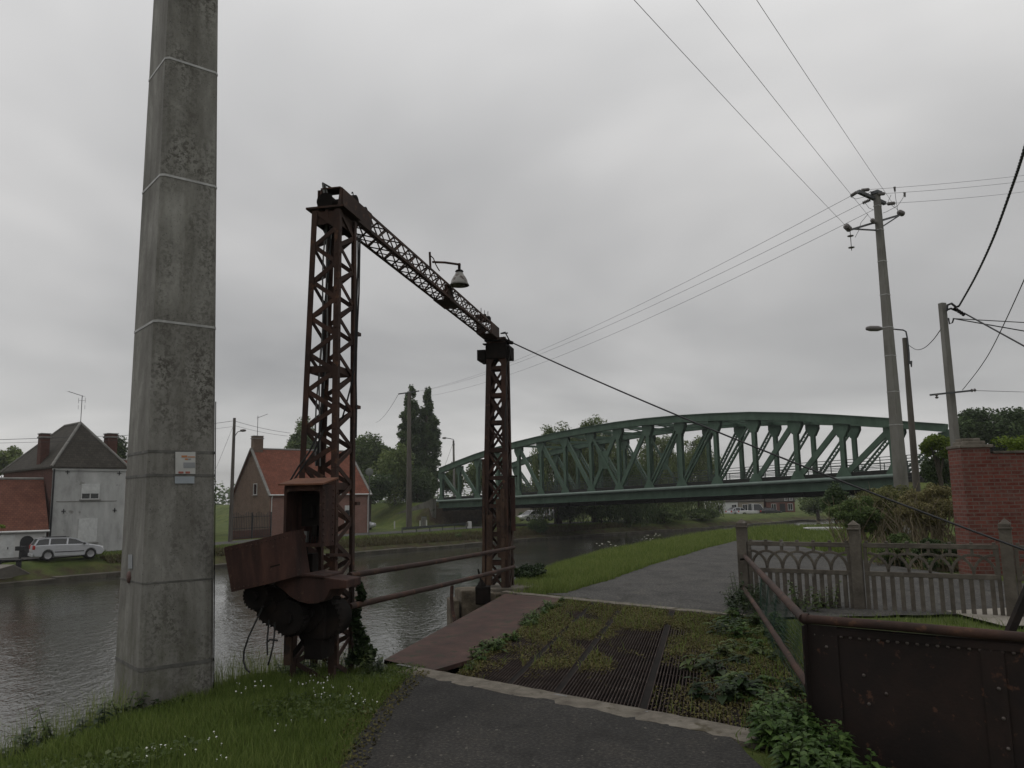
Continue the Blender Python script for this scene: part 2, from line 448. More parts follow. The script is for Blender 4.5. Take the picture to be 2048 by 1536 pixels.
# kerbs
def kerb(a, b, w, d, name, label):
    s = MB(); a, b = V(a), V(b); k = (b - a).normalized(); n = V((k.y, -k.x, 0)); N = 40; JJ = [random.uniform(-.03, .03) for _ in range(N + 1)]; HH = [.018 + random.uniform(0, .006) for _ in range(N + 1)]
    for i in range(N):
        p = a.lerp(b, i / N); q = a.lerp(b, (i + 1) / N); j0, j1, h, h1 = JJ[i], JJ[i + 1], HH[i], HH[i + 1]
        s.hexa([p + V((0, 0, -.2)), q + V((0, 0, -.2)), q + n * (w + j1) + V((0, 0, -.2)), p + n * (w + j0) + V((0, 0, -.2)), p + V((0, 0, h)), q + V((0, 0, h1)), q + n * (w + j1) + V((0, 0, h1 - .008)), p + n * (w + j0) + V((0, 0, h - .008))])
    return tag(s.build(name, CONC), label, kind='structure')
kerb(NL - KD * .12, NR + KD * .75, .25, .2, 'kerb', 'crumbling pale concrete kerb at the near edge of the deck')
kerb(FLc - KD * .45 - n_out * .16, FRc + KD * .3 - n_out * .16, .15, .2, 'kerb', 'narrow pale concrete kerb at the far edge of the deck')
# yard slab behind the fence, by the brick wall
SLAB = M('yard concrete', [(.16, .145, .12), (.30, .275, .24)], 2.5, .9, .4, 30)
sheet('yard_slab', [V((5.9, 10.0, 0)), V((5.9, 11.3, 0)), V((7.9, 11.7, 0)), V((9.2, 13.6, 0)), V((10.4, 14.8, 0)), V((16, 14.4, 0)), V((16, 9.4, 0))], .02, SLAB, 'pale concrete yard slab behind the fence')
# far road along the houses
fr = []
for off0, off in ((3.2, 7.5), (6.9, 12.)):
    pts = []
    for i, (x, y) in enumerate(FAR[1:7]):
        a = FAR[max(1, i)]; b = FAR[min(len(FAR) - 1, i + 2)]; d = (b - a) / np.linalg.norm(b - a)
        of_ = off0 if i == 0 else off; pts.append(V((x - d[1] * of_, y + d[0] * of_, 0)))
    fr.append(pts)
for (p0, p1, q0, q1) in zip(fr[0], fr[0][1:], fr[1], fr[1][1:]): pass
s = MB()
for i in range(len(fr[0]) - 1):
    N = 10
    for k in range(N):
        a, b = fr[0][i].lerp(fr[0][i + 1], k / N), fr[0][i].lerp(fr[0][i + 1], (k + 1) / N)
        c, d = fr[1][i].lerp(fr[1][i + 1], (k + 1) / N), fr[1][i].lerp(fr[1][i + 1], k / N)
        s.add([(a.x, a.y, FARZ + .075), (b.x, b.y, FARZ + .075), (c.x, c.y, FARZ + .075), (d.x, d.y, FARZ + .075)], [(0, 1, 2, 3)])
tag(s.build('road', ROADM), 'grey road along the far bank of the canal', kind='structure')
# ------------------------------------------------------------------ materials of the near things
RUST = M('rusted steel', [(.016, .011, .0095), (.038, .021, .016), (.074, .036, .024)], 2.2, .85, .5, 35, .006, spots=(9, .64, (.085, .042, .025)))
RUSTD = M('dark greasy steel', [(.004, .0036, .0032), (.010, .008, .007), (.020, .014, .011)], 3, .9, .4, 30, .006, spec=.12)
RUSTR = M('red brown painted steel', [(.013, .0075, .006), (.034, .0155, .012), (.068, .031, .022)], 4.5, .85, .5, 30, .008, stretch=(1.6, 1.6, .35), spots=(22, .655, (.062, .036, .025)))
RUSTP = M('peeling brown paint', [(.018, .012, .009), (.046, .027, .018), (.10, .064, .042)], 3.2, .9, .8, 18, .02, stretch=(1, 1, .45), spots=(6, .6, (.02, .013, .011)))
RUBBER = plain('black cable sheath', (.012, .012, .012), .6)
CABLEG = plain('grey cable sheath', (.16, .16, .155), .6)

# =================================================================== lifting gantry
e1 = V((math.sin(math.radians(12)), math.cos(math.radians(12)), 0)); e2 = V((-e1.y, e1.x, 0)); ez = V((0, 0, 1))
ZT = 4.64
gantry = thing('lifting_gantry', 'tall rusty lattice steel lifting gantry spanning the old deck beside the canal', 'gantry', (-1.7, 8, 0))

def zig(mb, a0, a1, b0, b1, n, w, t, nrm, start=0):
    """zigzag lacing between the lines a0-a1 and b0-b1"""
    pts = [(a0.lerp(a1, i / n) if (i + start) % 2 == 0 else b0.lerp(b1, i / n)) for i in range(n + 1)]
    for p, q in zip(pts, pts[1:]): mb.bar(p, q, w, t, nrm)

def column(F0, F1, s1, sa, sb, n, zt, mat, cw=.058, cross=False):
    """F0/F1: foot and head of the near corner; s1 along the deck, sa/sb sideways at foot and head"""
    c0 = [F0, F0 + e1 * s1[0], F0 + e1 * s1[0] + e2 * sa, F0 + e2 * sa]
    c1 = [F1, F1 + e1 * s1[1], F1 + e1 * s1[1] + e2 * sb, F1 + e2 * sb]
    dirs = [(e1, e2), (-e1, e2), (-e1, -e2), (e1, -e2)]
    m = MB()
    for a, b, (d1, d2) in zip(c0, c1, dirs): m.angle(a, b, cw, .012, d1, d2)
    col = m.build('column', mat, gantry)
    nrm = [-e2, e1, e2, -e1]
    for k in range(4):
        a0, a1, b0, b1 = c0[k], c1[k], c0[(k + 1) % 4], c1[(k + 1) % 4]
        d = (b0 - a0).normalized()
        off = -nrm[k] * .018
        g = MB(); zig(g, a0 + d * .035 + off, a1 + d * .035 + off, b0 - d * .035 + off, b1 - d * .035 + off, n, .046, .010, nrm[k], start=k // 2 + (k % 2))
        if cross: zig(g, a0 + d * .035 + off * 1.6, a1 + d * .035 + off * 1.6, b0 - d * .035 + off * 1.6, b1 - d * .035 + off * 1.6, n, .046, .010, nrm[k], start=k // 2 + (k % 2) + 1)
        for f in ((.42, .66, .985) if not cross else [i / n for i in range(1, n + 1)]):
            p, q = a0.lerp(a1, f), b0.lerp(b1, f)
            g.bar(p + off * 1.9, q + off * 1.9, .07 if f < .9 else .14, .010, nrm[k])
        o = g.build('lattice', mat, col)
    return col, c0, c1

F0, F1 = V((-1.73, 7.85, -.25)), V((-1.735, 7.85, ZT - .02))
col1, a0, a1 = column(F0, F1, (.48, .44), .46, .31, 26, ZT, RUST)
m = MB(); ctr = (a1[0] + a1[2]) / 2
m.box(ctr + V((0, 0, .03)) + e2 * .01, (.46, .42, .02), e1, e2)
m.box(ctr + V((0, 0, -.06)), (.40, .03, .16), e1, e2)
m.build('top_plate', RUST, gantry)
G0, G1 = V((-.115, 14.85, -.05)), V((-.11, 14.88, ZT - .02))
col2, b0_, b1_ = column(G0, G1, (.46, .34), .52, .37, 9, ZT, RUST, cw=.095, cross=True)
# crossbeam between the two heads
bh, bw_ = .22, .265
R0 = V((-1.775, 7.83, ZT + .03)) + e1 * .15; R1 = R0 + e1 * 7.25
m = MB()
for o_, d1, d2 in ((0, e2, ez), (1, -e2, ez), (2, e2, -ez), (3, -e2, -ez)):
    off = e2 * (bw_ if o_ % 2 else 0) + ez * (bh if o_ > 1 else 0)
    m.angle(R0 + off, R1 + off, .038, .008, d1, d2)
beam = m.build('crossbeam', RUST, gantry)
NB = 25; NBd = ()
for nm, pa, pb, nrm, st in (('lattice', V((0, 0, 0)), ez * bh, e2, 0), ('lattice', e2 * bw_, e2 * bw_ + ez * bh, e2, 1), ('lattice', V((0, 0, 0)), e2 * bw_, ez, 0), ('lattice', ez * bh, ez * bh + e2 * bw_, ez, 1)):
    g = MB(); q = (pb - pa).normalized() * .022; dd = nrm * (.012 if st == 0 else -.012)
    zig(g, R0 + pa + q + dd + e1 * .5, R1 + pa + q + dd, R0 + pb - q + dd + e1 * .5, R1 + pb - q + dd, NB, .028, .007, nrm, st)
    if len(NBd) < 99 and (st == 0): zig(g, R0 + pa + q + dd * 1.7 + e1 * .5, R1 + pa + q + dd * 1.7, R0 + pb - q + dd * 1.7 + e1 * .5, R1 + pb - q + dd * 1.7, NB, .024, .006, nrm, st + 1)
    g.build(nm, RUST, beam)
g = MB()
g.box(R0 + e1 * .40 + ez * bh * .5 - e2 * .004, (.80, .012, bh), e1, e2); g.box(R0 + e1 * .30 + ez * bh * .5 + e2 * (bw_ + .004), (.6, .012, bh), e1, e2)
g.box(R1 - e1 * .33 + ez * bh * .5 - e2 * .004, (.66, .012, bh), e1, e2); g.box(R1 - e1 * .33 + ez * bh * .5 + e2 * (bw_ + .004), (.66, .012, bh), e1, e2)
g.box(R1 - e1 * .33 - ez * .008 + e2 * bw_ * .5, (.66, bw_, .010), e1, e2)
MID = R0 + e1 * 4.05
g.box(MID - ez * .008 + e2 * bw_ * .5 + e1 * .2, (.6, bw_, .010), e1, e2)
g.box(MID + ez * bh * .5 + e2 * .05, (.30, .05, bh * .96), e1, e2)
g.box(MID + e1 * .22 + ez * bh * .5 + e2 * .12, (.16, .12, bh * .9), e1, e2)
split(g, 'gusset_plate', RUST, beam)
g = MB(); g.frust(R0 + e1 * .52 + e2 * .06 + ez * (bh + .05), R0 + e1 * .52 + e2 * .24 + ez * (bh + .05), .075, .075, 14)
g.frust(R0 + e1 * .80 + e2 * .06 + ez * (bh + .03), R0 + e1 * .80 + e2 * .24 + ez * (bh + .03), .06, .06, 14)
g.box(R0 + e1 * .62 + e2 * .14 + ez * (bh + .012), (.55, .2, .03), e1, e2)
g.tube([R0 + e1 * (.50 + .02 * math.cos(i * .5)) + e2 * .1 + ez * (bh + .13 + .025 * math.sin(i * .5)) for i in range(7)], .006, 5)
g.build('bearing_block', RUSTD, gantry)
g = MB(); pc = ctr + e2 * .02 - e1 * .06 + ez * .10
g.frust(pc - e1 * .13, pc + e1 * .17, .085, .085, 20); g.frust(pc - e1 * .15, pc - e1 * .125, .09, .09, 20); g.frust(pc + e1 * .165, pc + e1 * .19, .09, .09, 20)
g.build('pulley', RUSTD, gantry)
g = MB(); lp = ctr + ez * .12
q = [R0 + e1 * .0 + ez * (bh + .01), R0 + e1 * .16 + ez * (bh + .01), R0 + e1 * .30 + ez * .02, R0 - e1 * .06 + ez * .02]
g.prism(q, e2 * .02); g.prism([p + e2 * .22 for p in q], e2 * .02)
g.box(R0 + e1 * .07 + e2 * .12 + ez * (bh + .005), (.18, .22, .014), e1, e2)
g.build('end_bracket', RUST, gantry)
# loose cable ends on the head and the bundle running down inside the near column
tip = W(645, 366, Y=8.0)
for k, (du, mat) in enumerate(((0, CABLEG), (4, CABLEG), (9, RUBBER), (13, CABLEG))):
    pts = [tip + V((.01 * k, 0, -.01 * k)), W(648 + du * .6, 392, Y=8.02), W(652 + du, 420, Y=8.05)]
    for y in range(470, 940, 42):
        pts.append(W(654 + du * .8 - (y - 420) * .048 + 3.0 * math.sin(y * .021 + k * 1.9), y, Y=8.06))
    g = MB(); g.tube(pts, .009 if mat is CABLEG else .011, 6); g.build('cable', mat, gantry)
g = MB(); g.tube([tip, W(661, 375, Y=8.1), W(682, 390, Y=8.15)], .010, 6); g.tube([tip, W(655, 380, Y=8.1), W(664, 392, Y=8.12)], .006, 5); g.build('cable', RUBBER, gantry)
for k, us in enumerate(((716, 716, 714, 712, 711, 705, 690, 672), (720, 719, 718, 715, 713, 712, 713, 712))):
    g = MB(); g.tube([W(u, 470 + i * 58, Y=8.22) for i, u in enumerate(us)], .010, 6); g.build('cable', RUBBER, gantry)
for k, pts in enumerate((((640, 862), (618, 905), (596, 935), (580, 962), (575, 972)), ((648, 860), (628, 903), (604, 936), (586, 963), (582, 973)))):
    g = MB(); g.tube([W(u, v, Y=7.78) for u, v in pts], .010, 6); g.build('cable', RUBBER, gantry)
g = MB()
for f, zz in ((1, 2.62), (1, 1.62), (1, 3.4)):
    p = a0[1].lerp(a1[1], (zz + .25) / (ZT + .23)); g.box(p + e1 * .03, (.09, .05, .035), e1, e2)
split(g, 'cleat', RUST, gantry)
# control cabinet hung on the near face of the column
cb0 = W(566, 1087, Y=7.36); ze0, ze1 = 1.245, 1.80
def cp(a, b, z): return V((cb0.x, cb0.y, 0)) - e2 * a + e1 * b + ez * z     # a to the right, b away
CWD, CDP = .375, .26
g = MB()
g.box(cp(CWD / 2, CDP, (ze0 + ze1) / 2), (CWD, .012, ze1 - ze0), -e2, e1)                       # back
for a in (.006, CWD - .006): g.box(cp(a, CDP / 2, (ze0 + ze1) / 2), (.012, CDP - .012, ze1 - ze0), -e2, e1)
g.box(cp(CWD / 2, CDP / 2, ze0 + .006), (CWD - .024, CDP - .02, .012), -e2, e1)
# front frame with a rounded opening
fo, ro = .024, .035
inner = []
for cx, cz, a_ in ((CWD - fo - ro, ze1 - .055 - ro, 0), (fo + ro, ze1 - .055 - ro, 90), (fo + ro, ze0 + .03 + ro, 180), (CWD - fo - ro, ze0 + .03 + ro, 270)):
    for k in range(5):
        t = math.radians(a_ + k * 22.5); inner.append((cx + ro * math.cos(t), cz + ro * math.sin(t)))
outer = []
for (x, z) in inner:
    dx, dz = x - CWD / 2, z - (ze0 + ze1) / 2; sx, sz = (CWD / 2) / abs(dx), ((ze1 - ze0) / 2) / abs(dz); k = min(sx, sz)
    outer.append((CWD / 2 + dx * k, (ze0 + ze1) / 2 + dz * k))
n = len(inner)
vs_ = [cp(x, 0, z) for x, z in outer] + [cp(x, 0, z) for x, z in inner] + [cp(x, .014, z) for x, z in outer] + [cp(x, .014, z) for x, z in inner]
fs_ = []
for i in range(n):
    j = (i + 1) % n
    fs_ += [(i, j, n + j, n + i), (2 * n + i, 3 * n + i, 3 * n + j, 2 * n + j), (n + i, n + j, 3 * n + j, 3 * n + i), (i, 2 * n + i, 2 * n + j, j)]
g.add(vs_, fs_)
cab = g.build('control_cabinet', RUSTR, gantry)
g = MB(); q = [cp(-.035, -.05, ze1 - .004), cp(CWD + .03, -.05, ze1 - .004), cp(CWD + .03, CDP + .02, ze1 + .055), cp(-.035, CDP + .02, ze1 + .055)]
g.prism(q, ez * .014); g.build('roof', M('bright rust', [(.055, .026, .016), (.12, .05, .028), (.17, .075, .04)], 4, .85, .4, 40), cab)
g = MB(); g.box(cp(CWD * .5, CDP - .05, (ze0 + ze1) / 2 + .05), (.2, .07, .30), -e2, e1); g.frust(cp(.20, CDP - .10, 1.5), cp(.20, CDP - .10, 1.62), .03, .03, 10); g.box(cp(.24, CDP - .11, 1.38), (.05, .04, .1), -e2, e1)
g.build('switchgear', RUSTD, cab)
g = MB(); g.box(cp(.10, .20, 1.325), (.085, .05, .10), -e2, e1); g.build('socket_plate', CABLEG, cab)
g = MB(); g.lathe(cp(.10, .175, 1.325), [(.036, 0), (.036, .03), (.026, .045), (.001, .05)], 18, -e1); g.build('push_button', M('faded red plastic', [(.09, .03, .022), (.15, .06, .045)], 6, .6, .1), cab)
g = MB(); g.box(cp(.215, .26, 1.37), (.035, .004, .11), -e2, e1, V((.12, 0, .99)).normalized()); g.build('paper_tag', plain('aged paper', (.42, .40, .36), .8), cab)
g = MB()
for k in range(4): g.tube([cp(.17 + .018 * k, .3, ze0 + .3), cp(.16 + .022 * k, .26, ze0 + .16), cp(.15 + .03 * k, .24, ze0 + .02)], .006, 5)
g.build('wire', RUBBER, cab)
# sheet steel cover hinged open below the cabinet: two panes folded along a vertical crease
g = MB()
P = [W(449, 1096, Y=7.12), W(519, 1080, Y=6.98), W(582, 1064, Y=7.12), W(595, 1152, Y=7.14), W(532, 1169, Y=7.0), W(464, 1184, Y=7.14)]
g.prism([P[0], P[1], P[4], P[5]], e1 * .008); g.prism([P[1], P[2], P[3], P[4]], e1 * .008)
bk = e1 * .20 - e2 * .02 + ez * .012
for i, j in ((0, 1), (1, 2)):
    g.prism([P[i], P[j], P[j] + bk, P[i] + bk], ez * .008)
g.prism([P[0], P[5], P[5] + bk, P[0] + bk], e2 * .006); g.prism([P[2], P[3], P[3] + bk, P[2] + bk], e2 * .006)
cover = g.build('hinged_cover', RUSTR, gantry)
g = MB(); g.bar(W(541, 1134, Y=6.99), W(560, 1129, Y=6.995), .012, .012, e1); g.build('handle', RUSTD, cover)
# half-round gear guard with flat rim
def gp(u, v, d=0): return W(u, v, Y=7.2) + e1 * d
prof = [(541, 1164), (560, 1159), (585, 1153), (612, 1151), (640, 1154), (668, 1158), (692, 1161), (692, 1177), (660, 1180), (655, 1192), (648, 1202), (634, 1207), (615, 1208), (596, 1203), (580, 1194), (566, 1181)]
g = MB(); g.prism([gp(u, v) for u, v in prof], e1 * .34)
g.prism([gp(u, v, -.02) for u, v in ((538, 1166), (560, 1156), (612, 1147), (650, 1151), (650, 1157), (612, 1153), (562, 1162), (540, 1172))], e1 * .40)
g.build('gear_guard', RUSTR, gantry, bevel=.008)
g = MB()
for (u, v, r, y, dep) in ((545, 1212, .165, 7.30, .22), (600, 1222, .20, 7.40, .30), (575, 1235, .15, 7.25, .3), (640, 1240, .18, 7.45, .3), (510, 1192, .11, 7.2, .3)):
    c = W(u, v, Y=y); g.frust(c, c + e1 * dep, r, r, 26); g.frust(c - e1 * .04, c, r * .35, r * .35, 14)
    for i in range(26):
        t = i * math.tau / 26; d = e2 * math.cos(t) + ez * math.sin(t); g.box(c + e1 * .05 + d * r, (.09, .022, .022), e1, d)
g.build('winch_gear', RUSTD, gantry)
g = MB(); c = W(640, 1228, Y=7.55)
g.box(c, (.22, .30, .40), -e2, e1); g.box(c + ez * -.28, (.18, .26, .2), -e2, e1); g.frust(c - e1 * .19 + ez * .04, c - e1 * .14 + ez * .04, .11, .11, 22); g.frust(c - e1 * .24 + ez * .04, c - e1 * .18 + ez * .04, .04, .04, 14)
g.bar(W(618, 1192, Y=7.3), W(682, 1196, Y=7.4), .03, .05, e1); g.bar(W(618, 1192, Y=7.3), W(610, 1216, Y=7.3), .02, .03, e1)
g.build('gearbox', RUSTD, gantry, bevel=.012)
g = MB(); c = W(597, 1120, Y=7.55); g.frust(c - ez * .16, c + ez * .13, .085, .085, 18); g.frust(c + ez * .13, c + ez * .17, .06, .05, 18); g.box(c - e2 * .12 - ez * .05, (.1, .12, .22), -e2, e1)
g.build('winch_motor', RUSTD, gantry)
g = MB(); g.bar(W(660, 1168, Y=7.5), W(706, 1168, Y=7.95), .09, .05, ez); g.bar(W(640, 1092, Y=7.7), W(640, 1160, Y=7.7), .05, .05, e1); g.bar(W(655, 1110, Y=7.75), W(690, 1110, Y=7.95), .05, .03, ez)
g.build('bracket', RUST, gantry)
for k, (p, q, w) in enumerate((((578, 1245), (576, 1330), .07), ((600, 1262), (622, 1305), .05), ((622, 1262), (585, 1312), .04), ((668, 1180), (668, 1330), .085))):
    g = MB(); g.bar(W(*p, Y=7.45 + .1 * k), W(*q, Y=7.45 + .1 * k), w, .04, e1); g.build('leg', (RUSTP, RUSTD, RUSTD, RUST)[k], gantry)
for k, pts in enumerate((((527, 1212), (513, 1240), (497, 1274), (488, 1302), (487, 1322), (492, 1338), (500, 1345)), ((538, 1240), (536, 1262), (534, 1285), (535, 1310)), ((549, 1245), (549, 1268), (546, 1292), (540, 1318), (536, 1330)), ((534, 1285), (540, 1279), (555, 1281)))):
    g = MB(); g.tube([W(u, v, Y=7.2 + .02 * math.sin(i * 2)) for i, (u, v) in enumerate(pts)], .0085, 6); g.build('hanging_cable', RUBBER, gantry)
g = MB()
def bolt(p, n, r=.009): g.lathe(p, [(r, 0), (r, r * .7), (r * .5, r * .95), (.0005, r)], 6, n)
for i in range(9): bolt(cp(CWD + .001, CDP * .12, ze0 + .04 + i * .058), -e2); bolt(cp(CWD + .001, CDP * .88, ze0 + .04 + i * .058), -e2)
for i in range(7): bolt(P[0].lerp(P[1], .08 + i * .14) - ez * .025 - e1 * .001, -e1, .007); bolt(P[5].lerp(P[4], .08 + i * .14) + ez * .025 - e1 * .001, -e1, .007); bolt(P[1].lerp(P[2], .08 + i * .14) - ez * .025 - e1 * .001, -e1, .007)
for u, v in prof[12:]: bolt(gp(u + (612 - u) * .12, v - 7, -.001), -e1, .008)
for zz in np.linspace(.2, 4.4, 34):
    pq = a0[0].lerp(a1[0], (zz + .25) / (ZT + .23)); bolt(pq + e2 * .03, -e1, .008); bolt(pq + e1 * .03, -e2, .008)
g.build('bolt', RUST, gantry)['kind'] = 'stuff'
# lower plating and boards of the far column
g = MB(); pA = [b0_[k].lerp(b1_[k], .06) for k in range(4)]; pB = [b0_[k].lerp(b1_[k], .36) for k in range(4)]
g.prism([pA[0] + e1 * .02, pA[0] + e1 * .2, pB[0] + e1 * .24, pB[0] + e1 * .02], e2 * .012)
g.prism([pA[0] + e2 * .02 + ez * .3, pA[0] + e2 * .20 + ez * .35, pB[0] + e2 * .23, pB[0] + e2 * .02], e1 * .012)
g.build('side_plate', RUSTP, gantry)
for k, (fa, fb, o1, wd_) in enumerate(((.03, .30, .36, .11), (.0, .52, .47, .045), (.02, .40, .10, .075))):
    g = MB(); p, q = b0_[0].lerp(b1_[0], fa) + e2 * o1 - e1 * .02, b0_[0].lerp(b1_[0], fb) + e2 * (o1 * .96) - e1 * .02
    g.bar(p, q, wd_, .02, e1); g.build('board', RUSTP, gantry)
for k, zb in enumerate((.05, .62, 1.15)):
    g = MB(); g.bar(V((G0.x, G0.y, zb)) - e2 * .012 + e1 * .03, V((G0.x, G0.y, zb + .45)) - e2 * .012 + e1 * .42, .09, .012, e2); g.build('brace', RUSTP, gantry)
g = MB(); hc = (b1_[0] + b1_[2]) / 2
g.box(hc - ez * .20, (.40, .40, .30), e1, e2); g.box(hc + e2 * .30 - ez * .26, (.30, .16, .20), e1, e2); g.box(hc + e2 * .27 - ez * .36, (.26, .10, .08), e1, e2)
g.box(hc - e2 * .22 - ez * .24, (.28, .12, .24), e1, e2); g.box(hc + e2 * .24 - ez * .03, (.12, .1, .02), e1, e2); g.box(hc - ez * .0, (.42, .44, .02), e1, e2)
g.build('head_block', RUSTD, gantry)
for a in (-.98, -.72, -.46, -.24):
    g = MB(); g.frust(R1 + e1 * a + e2 * .1 + ez * bh, R1 + e1 * a + e2 * .1 + ez * (bh + .20 + .04 * math.sin(a * 9)), .008, .006, 6); g.build('rod', RUST, gantry)
g = MB(); g.frust(R1 - e1 * .6 + e2 * .03 + ez * (bh + .05), R1 - e1 * .6 + e2 * .22 + ez * (bh + .05), .06, .06, 12); g.frust(R1 - e1 * .9 + e2 * .03 + ez * (bh + .03), R1 - e1 * .9 + e2 * .22 + ez * (bh + .03), .05, .05, 12)
g.build('bearing_block', RUSTD, gantry)
g = MB(); ea = W(1026, 686, Y=14.9); eb = W(1006, 680, Y=14.95)
g.tube([eb, eb.lerp(ea, .5) - ez * .01, ea], [.05, .045, .03], 8); g.tube([W(1001, 667, Y=14.9), W(1010, 664, Y=14.9), W(1020, 683, Y=14.9)], .012, 6); g.bar(W(1003, 667, Y=14.9), W(1016, 666, Y=14.9), .02, .02, ez)
g.build('cable_clamp', RUSTD, gantry)
g = MB(); g.tube([W(u, v, Y=14.8) for u, v in ((1019, 690), (1021, 702), (1019, 716), (1014, 728), (1012, 760), (1013, 800), (1010, 840), (1012, 900))], .010, 6); g.build('cable', RUBBER, gantry)
# small junction box on the far column
jb = thing('junction_box', 'narrow red brown metal box fixed on the right side of the far gantry column', 'box', W(1026, 1062, Y=14.95))
c = W(1026, 1008, Y=14.98)
g = MB(); g.box(c, (.085, .16, .98)); g.build('box', RUSTR, jb, bevel=.01)
g = MB(); g.box(c + V((.01, 0, .51)), (.15, .24, .02), None, None, V((-.15, 0, 1)).normalized()); g.build('cap', RUSTD, jb)

# =================================================================== bell lamp on the crossbeam
lp0 = MID - e2 * .01 + ez * bh
lamp = thing('bell_lamp', 'weathered grey bell shaped lamp on a short arm above the gantry crossbeam', 'lamp', lp0)
LY = lp0.y
LS = W(918, 552, Y=LY - .1)
ENA = M('chipped enamel', [(.13, .125, .115), (.22, .215, .20), (.30, .29, .27)], 5, .5, .1, 20, spots=(7, .6, (.07, .05, .04)))
top_ = W(918.5, 529, Y=LY - .1)
g = MB(); g.tube([W(865, 524, Y=LY), W(890, 525, Y=LY - .05), top_], .018, 8); g.lathe(top_ - ez * .005, [(.001, .025), (.028, .018), (.028, -.018), (.001, -.025)], 10, (1, 0, 0)); g.build('arm', RUST, lamp)
g = MB(); g.bar(W(859.5, 504, Y=LY), W(861, 540, Y=LY), .03, .02, e1); g.tube([W(860, 510, Y=LY), W(867, 517, Y=LY), W(872, 530, Y=LY), W(879, 542, Y=LY)], .009, 6); g.build('bracket', RUST, lamp)
k_ = (top_ - W(918.5, 571, Y=LY - .1)).z
g = MB(); g.lathe(top_, [(.022, 0), (.022, -.08 * k_ / .42 - .02), (.05, -.27 * k_), (.066, -.33 * k_), (.05, -.40 * k_)], 16); g.build('socket', RUSTD, lamp)
g = MB(); g.lathe(top_, [(.055, -.385 * k_), (.068, -.48 * k_), (.098, -.62 * k_), (.122, -.76 * k_), (.130, -.88 * k_), (.152, -k_), (.146, -k_), (.124, -.88 * k_), (.115, -.76 * k_), (.09, -.62 * k_), (.05, -.45 * k_)], 28); g.build('shade', ENA, lamp)

# =================================================================== rail beside the canal
rail = thing('guard_rail', 'rusty two bar pipe rail between the gantry columns along the canal side', 'rail', W(905, 1240, z=0))
def railpipe(u0, v0, u1, v1, nm, R_=.031):
    a, b = W(u0, v0, Y=7.95), W(u1, v1, Y=14.75)
    g = MB(); g.tube([a, a.lerp(b, .33) - ez * .012, a.lerp(b, .66) - ez * .012, b], R_, 12); g.build(nm, RUST, rail)
railpipe(699, 1151, 1028, 1095, 'top_rail'); railpipe(699, 1213, 1028, 1134, 'lower_rail')
g = MB(); g.tube([W(u, v, Y=y) for u, v, y in ((904, 1172, 11.6), (903, 1195, 11.55), (905, 1222, 11.5), (910, 1243, 11.4))], .026, 8); g.build('stanchion', RUST, rail)
# weathered stone pier below the far column
STONE = M('weathered stone', [(.035, .028, .02), (.085, .070, .050), (.15, .125, .092)], 4, .95, .9, 14, .03)
pier = thing('stone_pier', 'crumbling stone pier at the water edge in front of the far gantry column', 'pier', (-.85, 14.2, -2.8))
g = MB()
for (x, y, sx, sy, z0, z1) in ((-1.08, 14.15, .16, .5, -2.8, -.05), (-.80, 14.3, .38, .62, -2.8, .10), (-.50, 14.55, .2, .6, -2.8, .02), (-.70, 15.1, .7, 1.2, -2.8, -.02)):
    g.box((x, y, (z0 + z1) / 2), (sx, sy, z1 - z0), (.98, .2, 0), (-.2, .98, 0))
g.build('masonry', STONE, pier, bevel=.03)
g = MB(); g.box((-.10, 15.25, -.03), (1.0, .9, .14), (.98, .2, 0), (-.2, .98, 0)); g.build('cap_stone', CONC, pier, bevel=.02)
lv = thing('lever', 'black iron lever standing on the stone pier by the far column', 'lever', (-.55, 14.05, .1))
g = MB(); p = W(956, 1138, Y=14.1); q = W(962, 1162, Y=14.1); g.bar(p, q, .03, .02, (0, 1, 0)); g.lathe(W(963, 1172, Y=14.1), [(.10, -.06), (.09, 0), (.05, .06), (.02, .1)], 12); g.build('handle', RUSTD, lv)
g = MB(); c = W(966, 1190, Y=14.1); g.box(c, (.26, .2, .3)); g.build('base', RUSTD, lv, bevel=.02)

# =================================================================== floor of the old lifting bridge
dk = thing('grating_deck', 'rusty grating floor with moss growing through, of the old lifting bridge', 'deck', deck(1.4, .5))
nacross = V((DD.y, -DD.x, 0))
PANELS = ((.50, 1.02), (1.10, 1.56), (1.64, 2.42), (2.50, 3.22), (3.28, DECK_R - .04))
for a, b in PANELS:
    g = MB(); n = int((b - a) / .033)
    for i in range(n + 1):
        s_ = a + (b - a) * i / n
        p, q = deck(s_, .0) + V((0, 0, -.012)), deck(s_, 1.) + V((0, 0, -.012))
        g.bar(p, q, .007, .03, ez)
    for f in np.linspace(.04, .96, 13):
        g.bar(deck(a, f) - ez * .026, deck(b, f) - ez * .026, .008, .016, ez)
    g.build('grating', M('worn grating steel', [(.018, .013, .011), (.04, .028, .024), (.08, .066, .058)], 5, .85, .2, 40, spec=.12) if a == .5 else bpy.data.materials['worn grating steel'], dk)
for a, w in ((.45, .09), (1.06, .075), (1.60, .075), (2.46, .075), (3.25, .04), (DECK_R, .08)):
    g = MB(); g.bar(deck(a, 0) - ez * .020, deck(a, 1) - ez * .020, w, .03, ez); g.bar(deck(a, 0) - ez * .2, deck(a, 1) - ez * .2, .02, .32, ez); g.build('beam', RUSTD, dk)
g = MB(); g.bar(deck(-.4, -.004) + ez * .0, deck(DECK_R, -.004) + ez * .0, .05, .035, ez); g.build('edge_angle', M('worn bare steel', [(.06, .058, .056), (.12, .118, .112), (.17, .165, .16)], 5, .5, .2, 40, metallic=.5), dk)
g = MB(); g.add([deck(.4, 0) - ez * .30, deck(DECK_R, 0) - ez * .30, deck(DECK_R, 1) - ez * .30, deck(.4, 1) - ez * .30], [(0, 1, 2, 3)]); g.build('under_plate', RUSTD, dk)
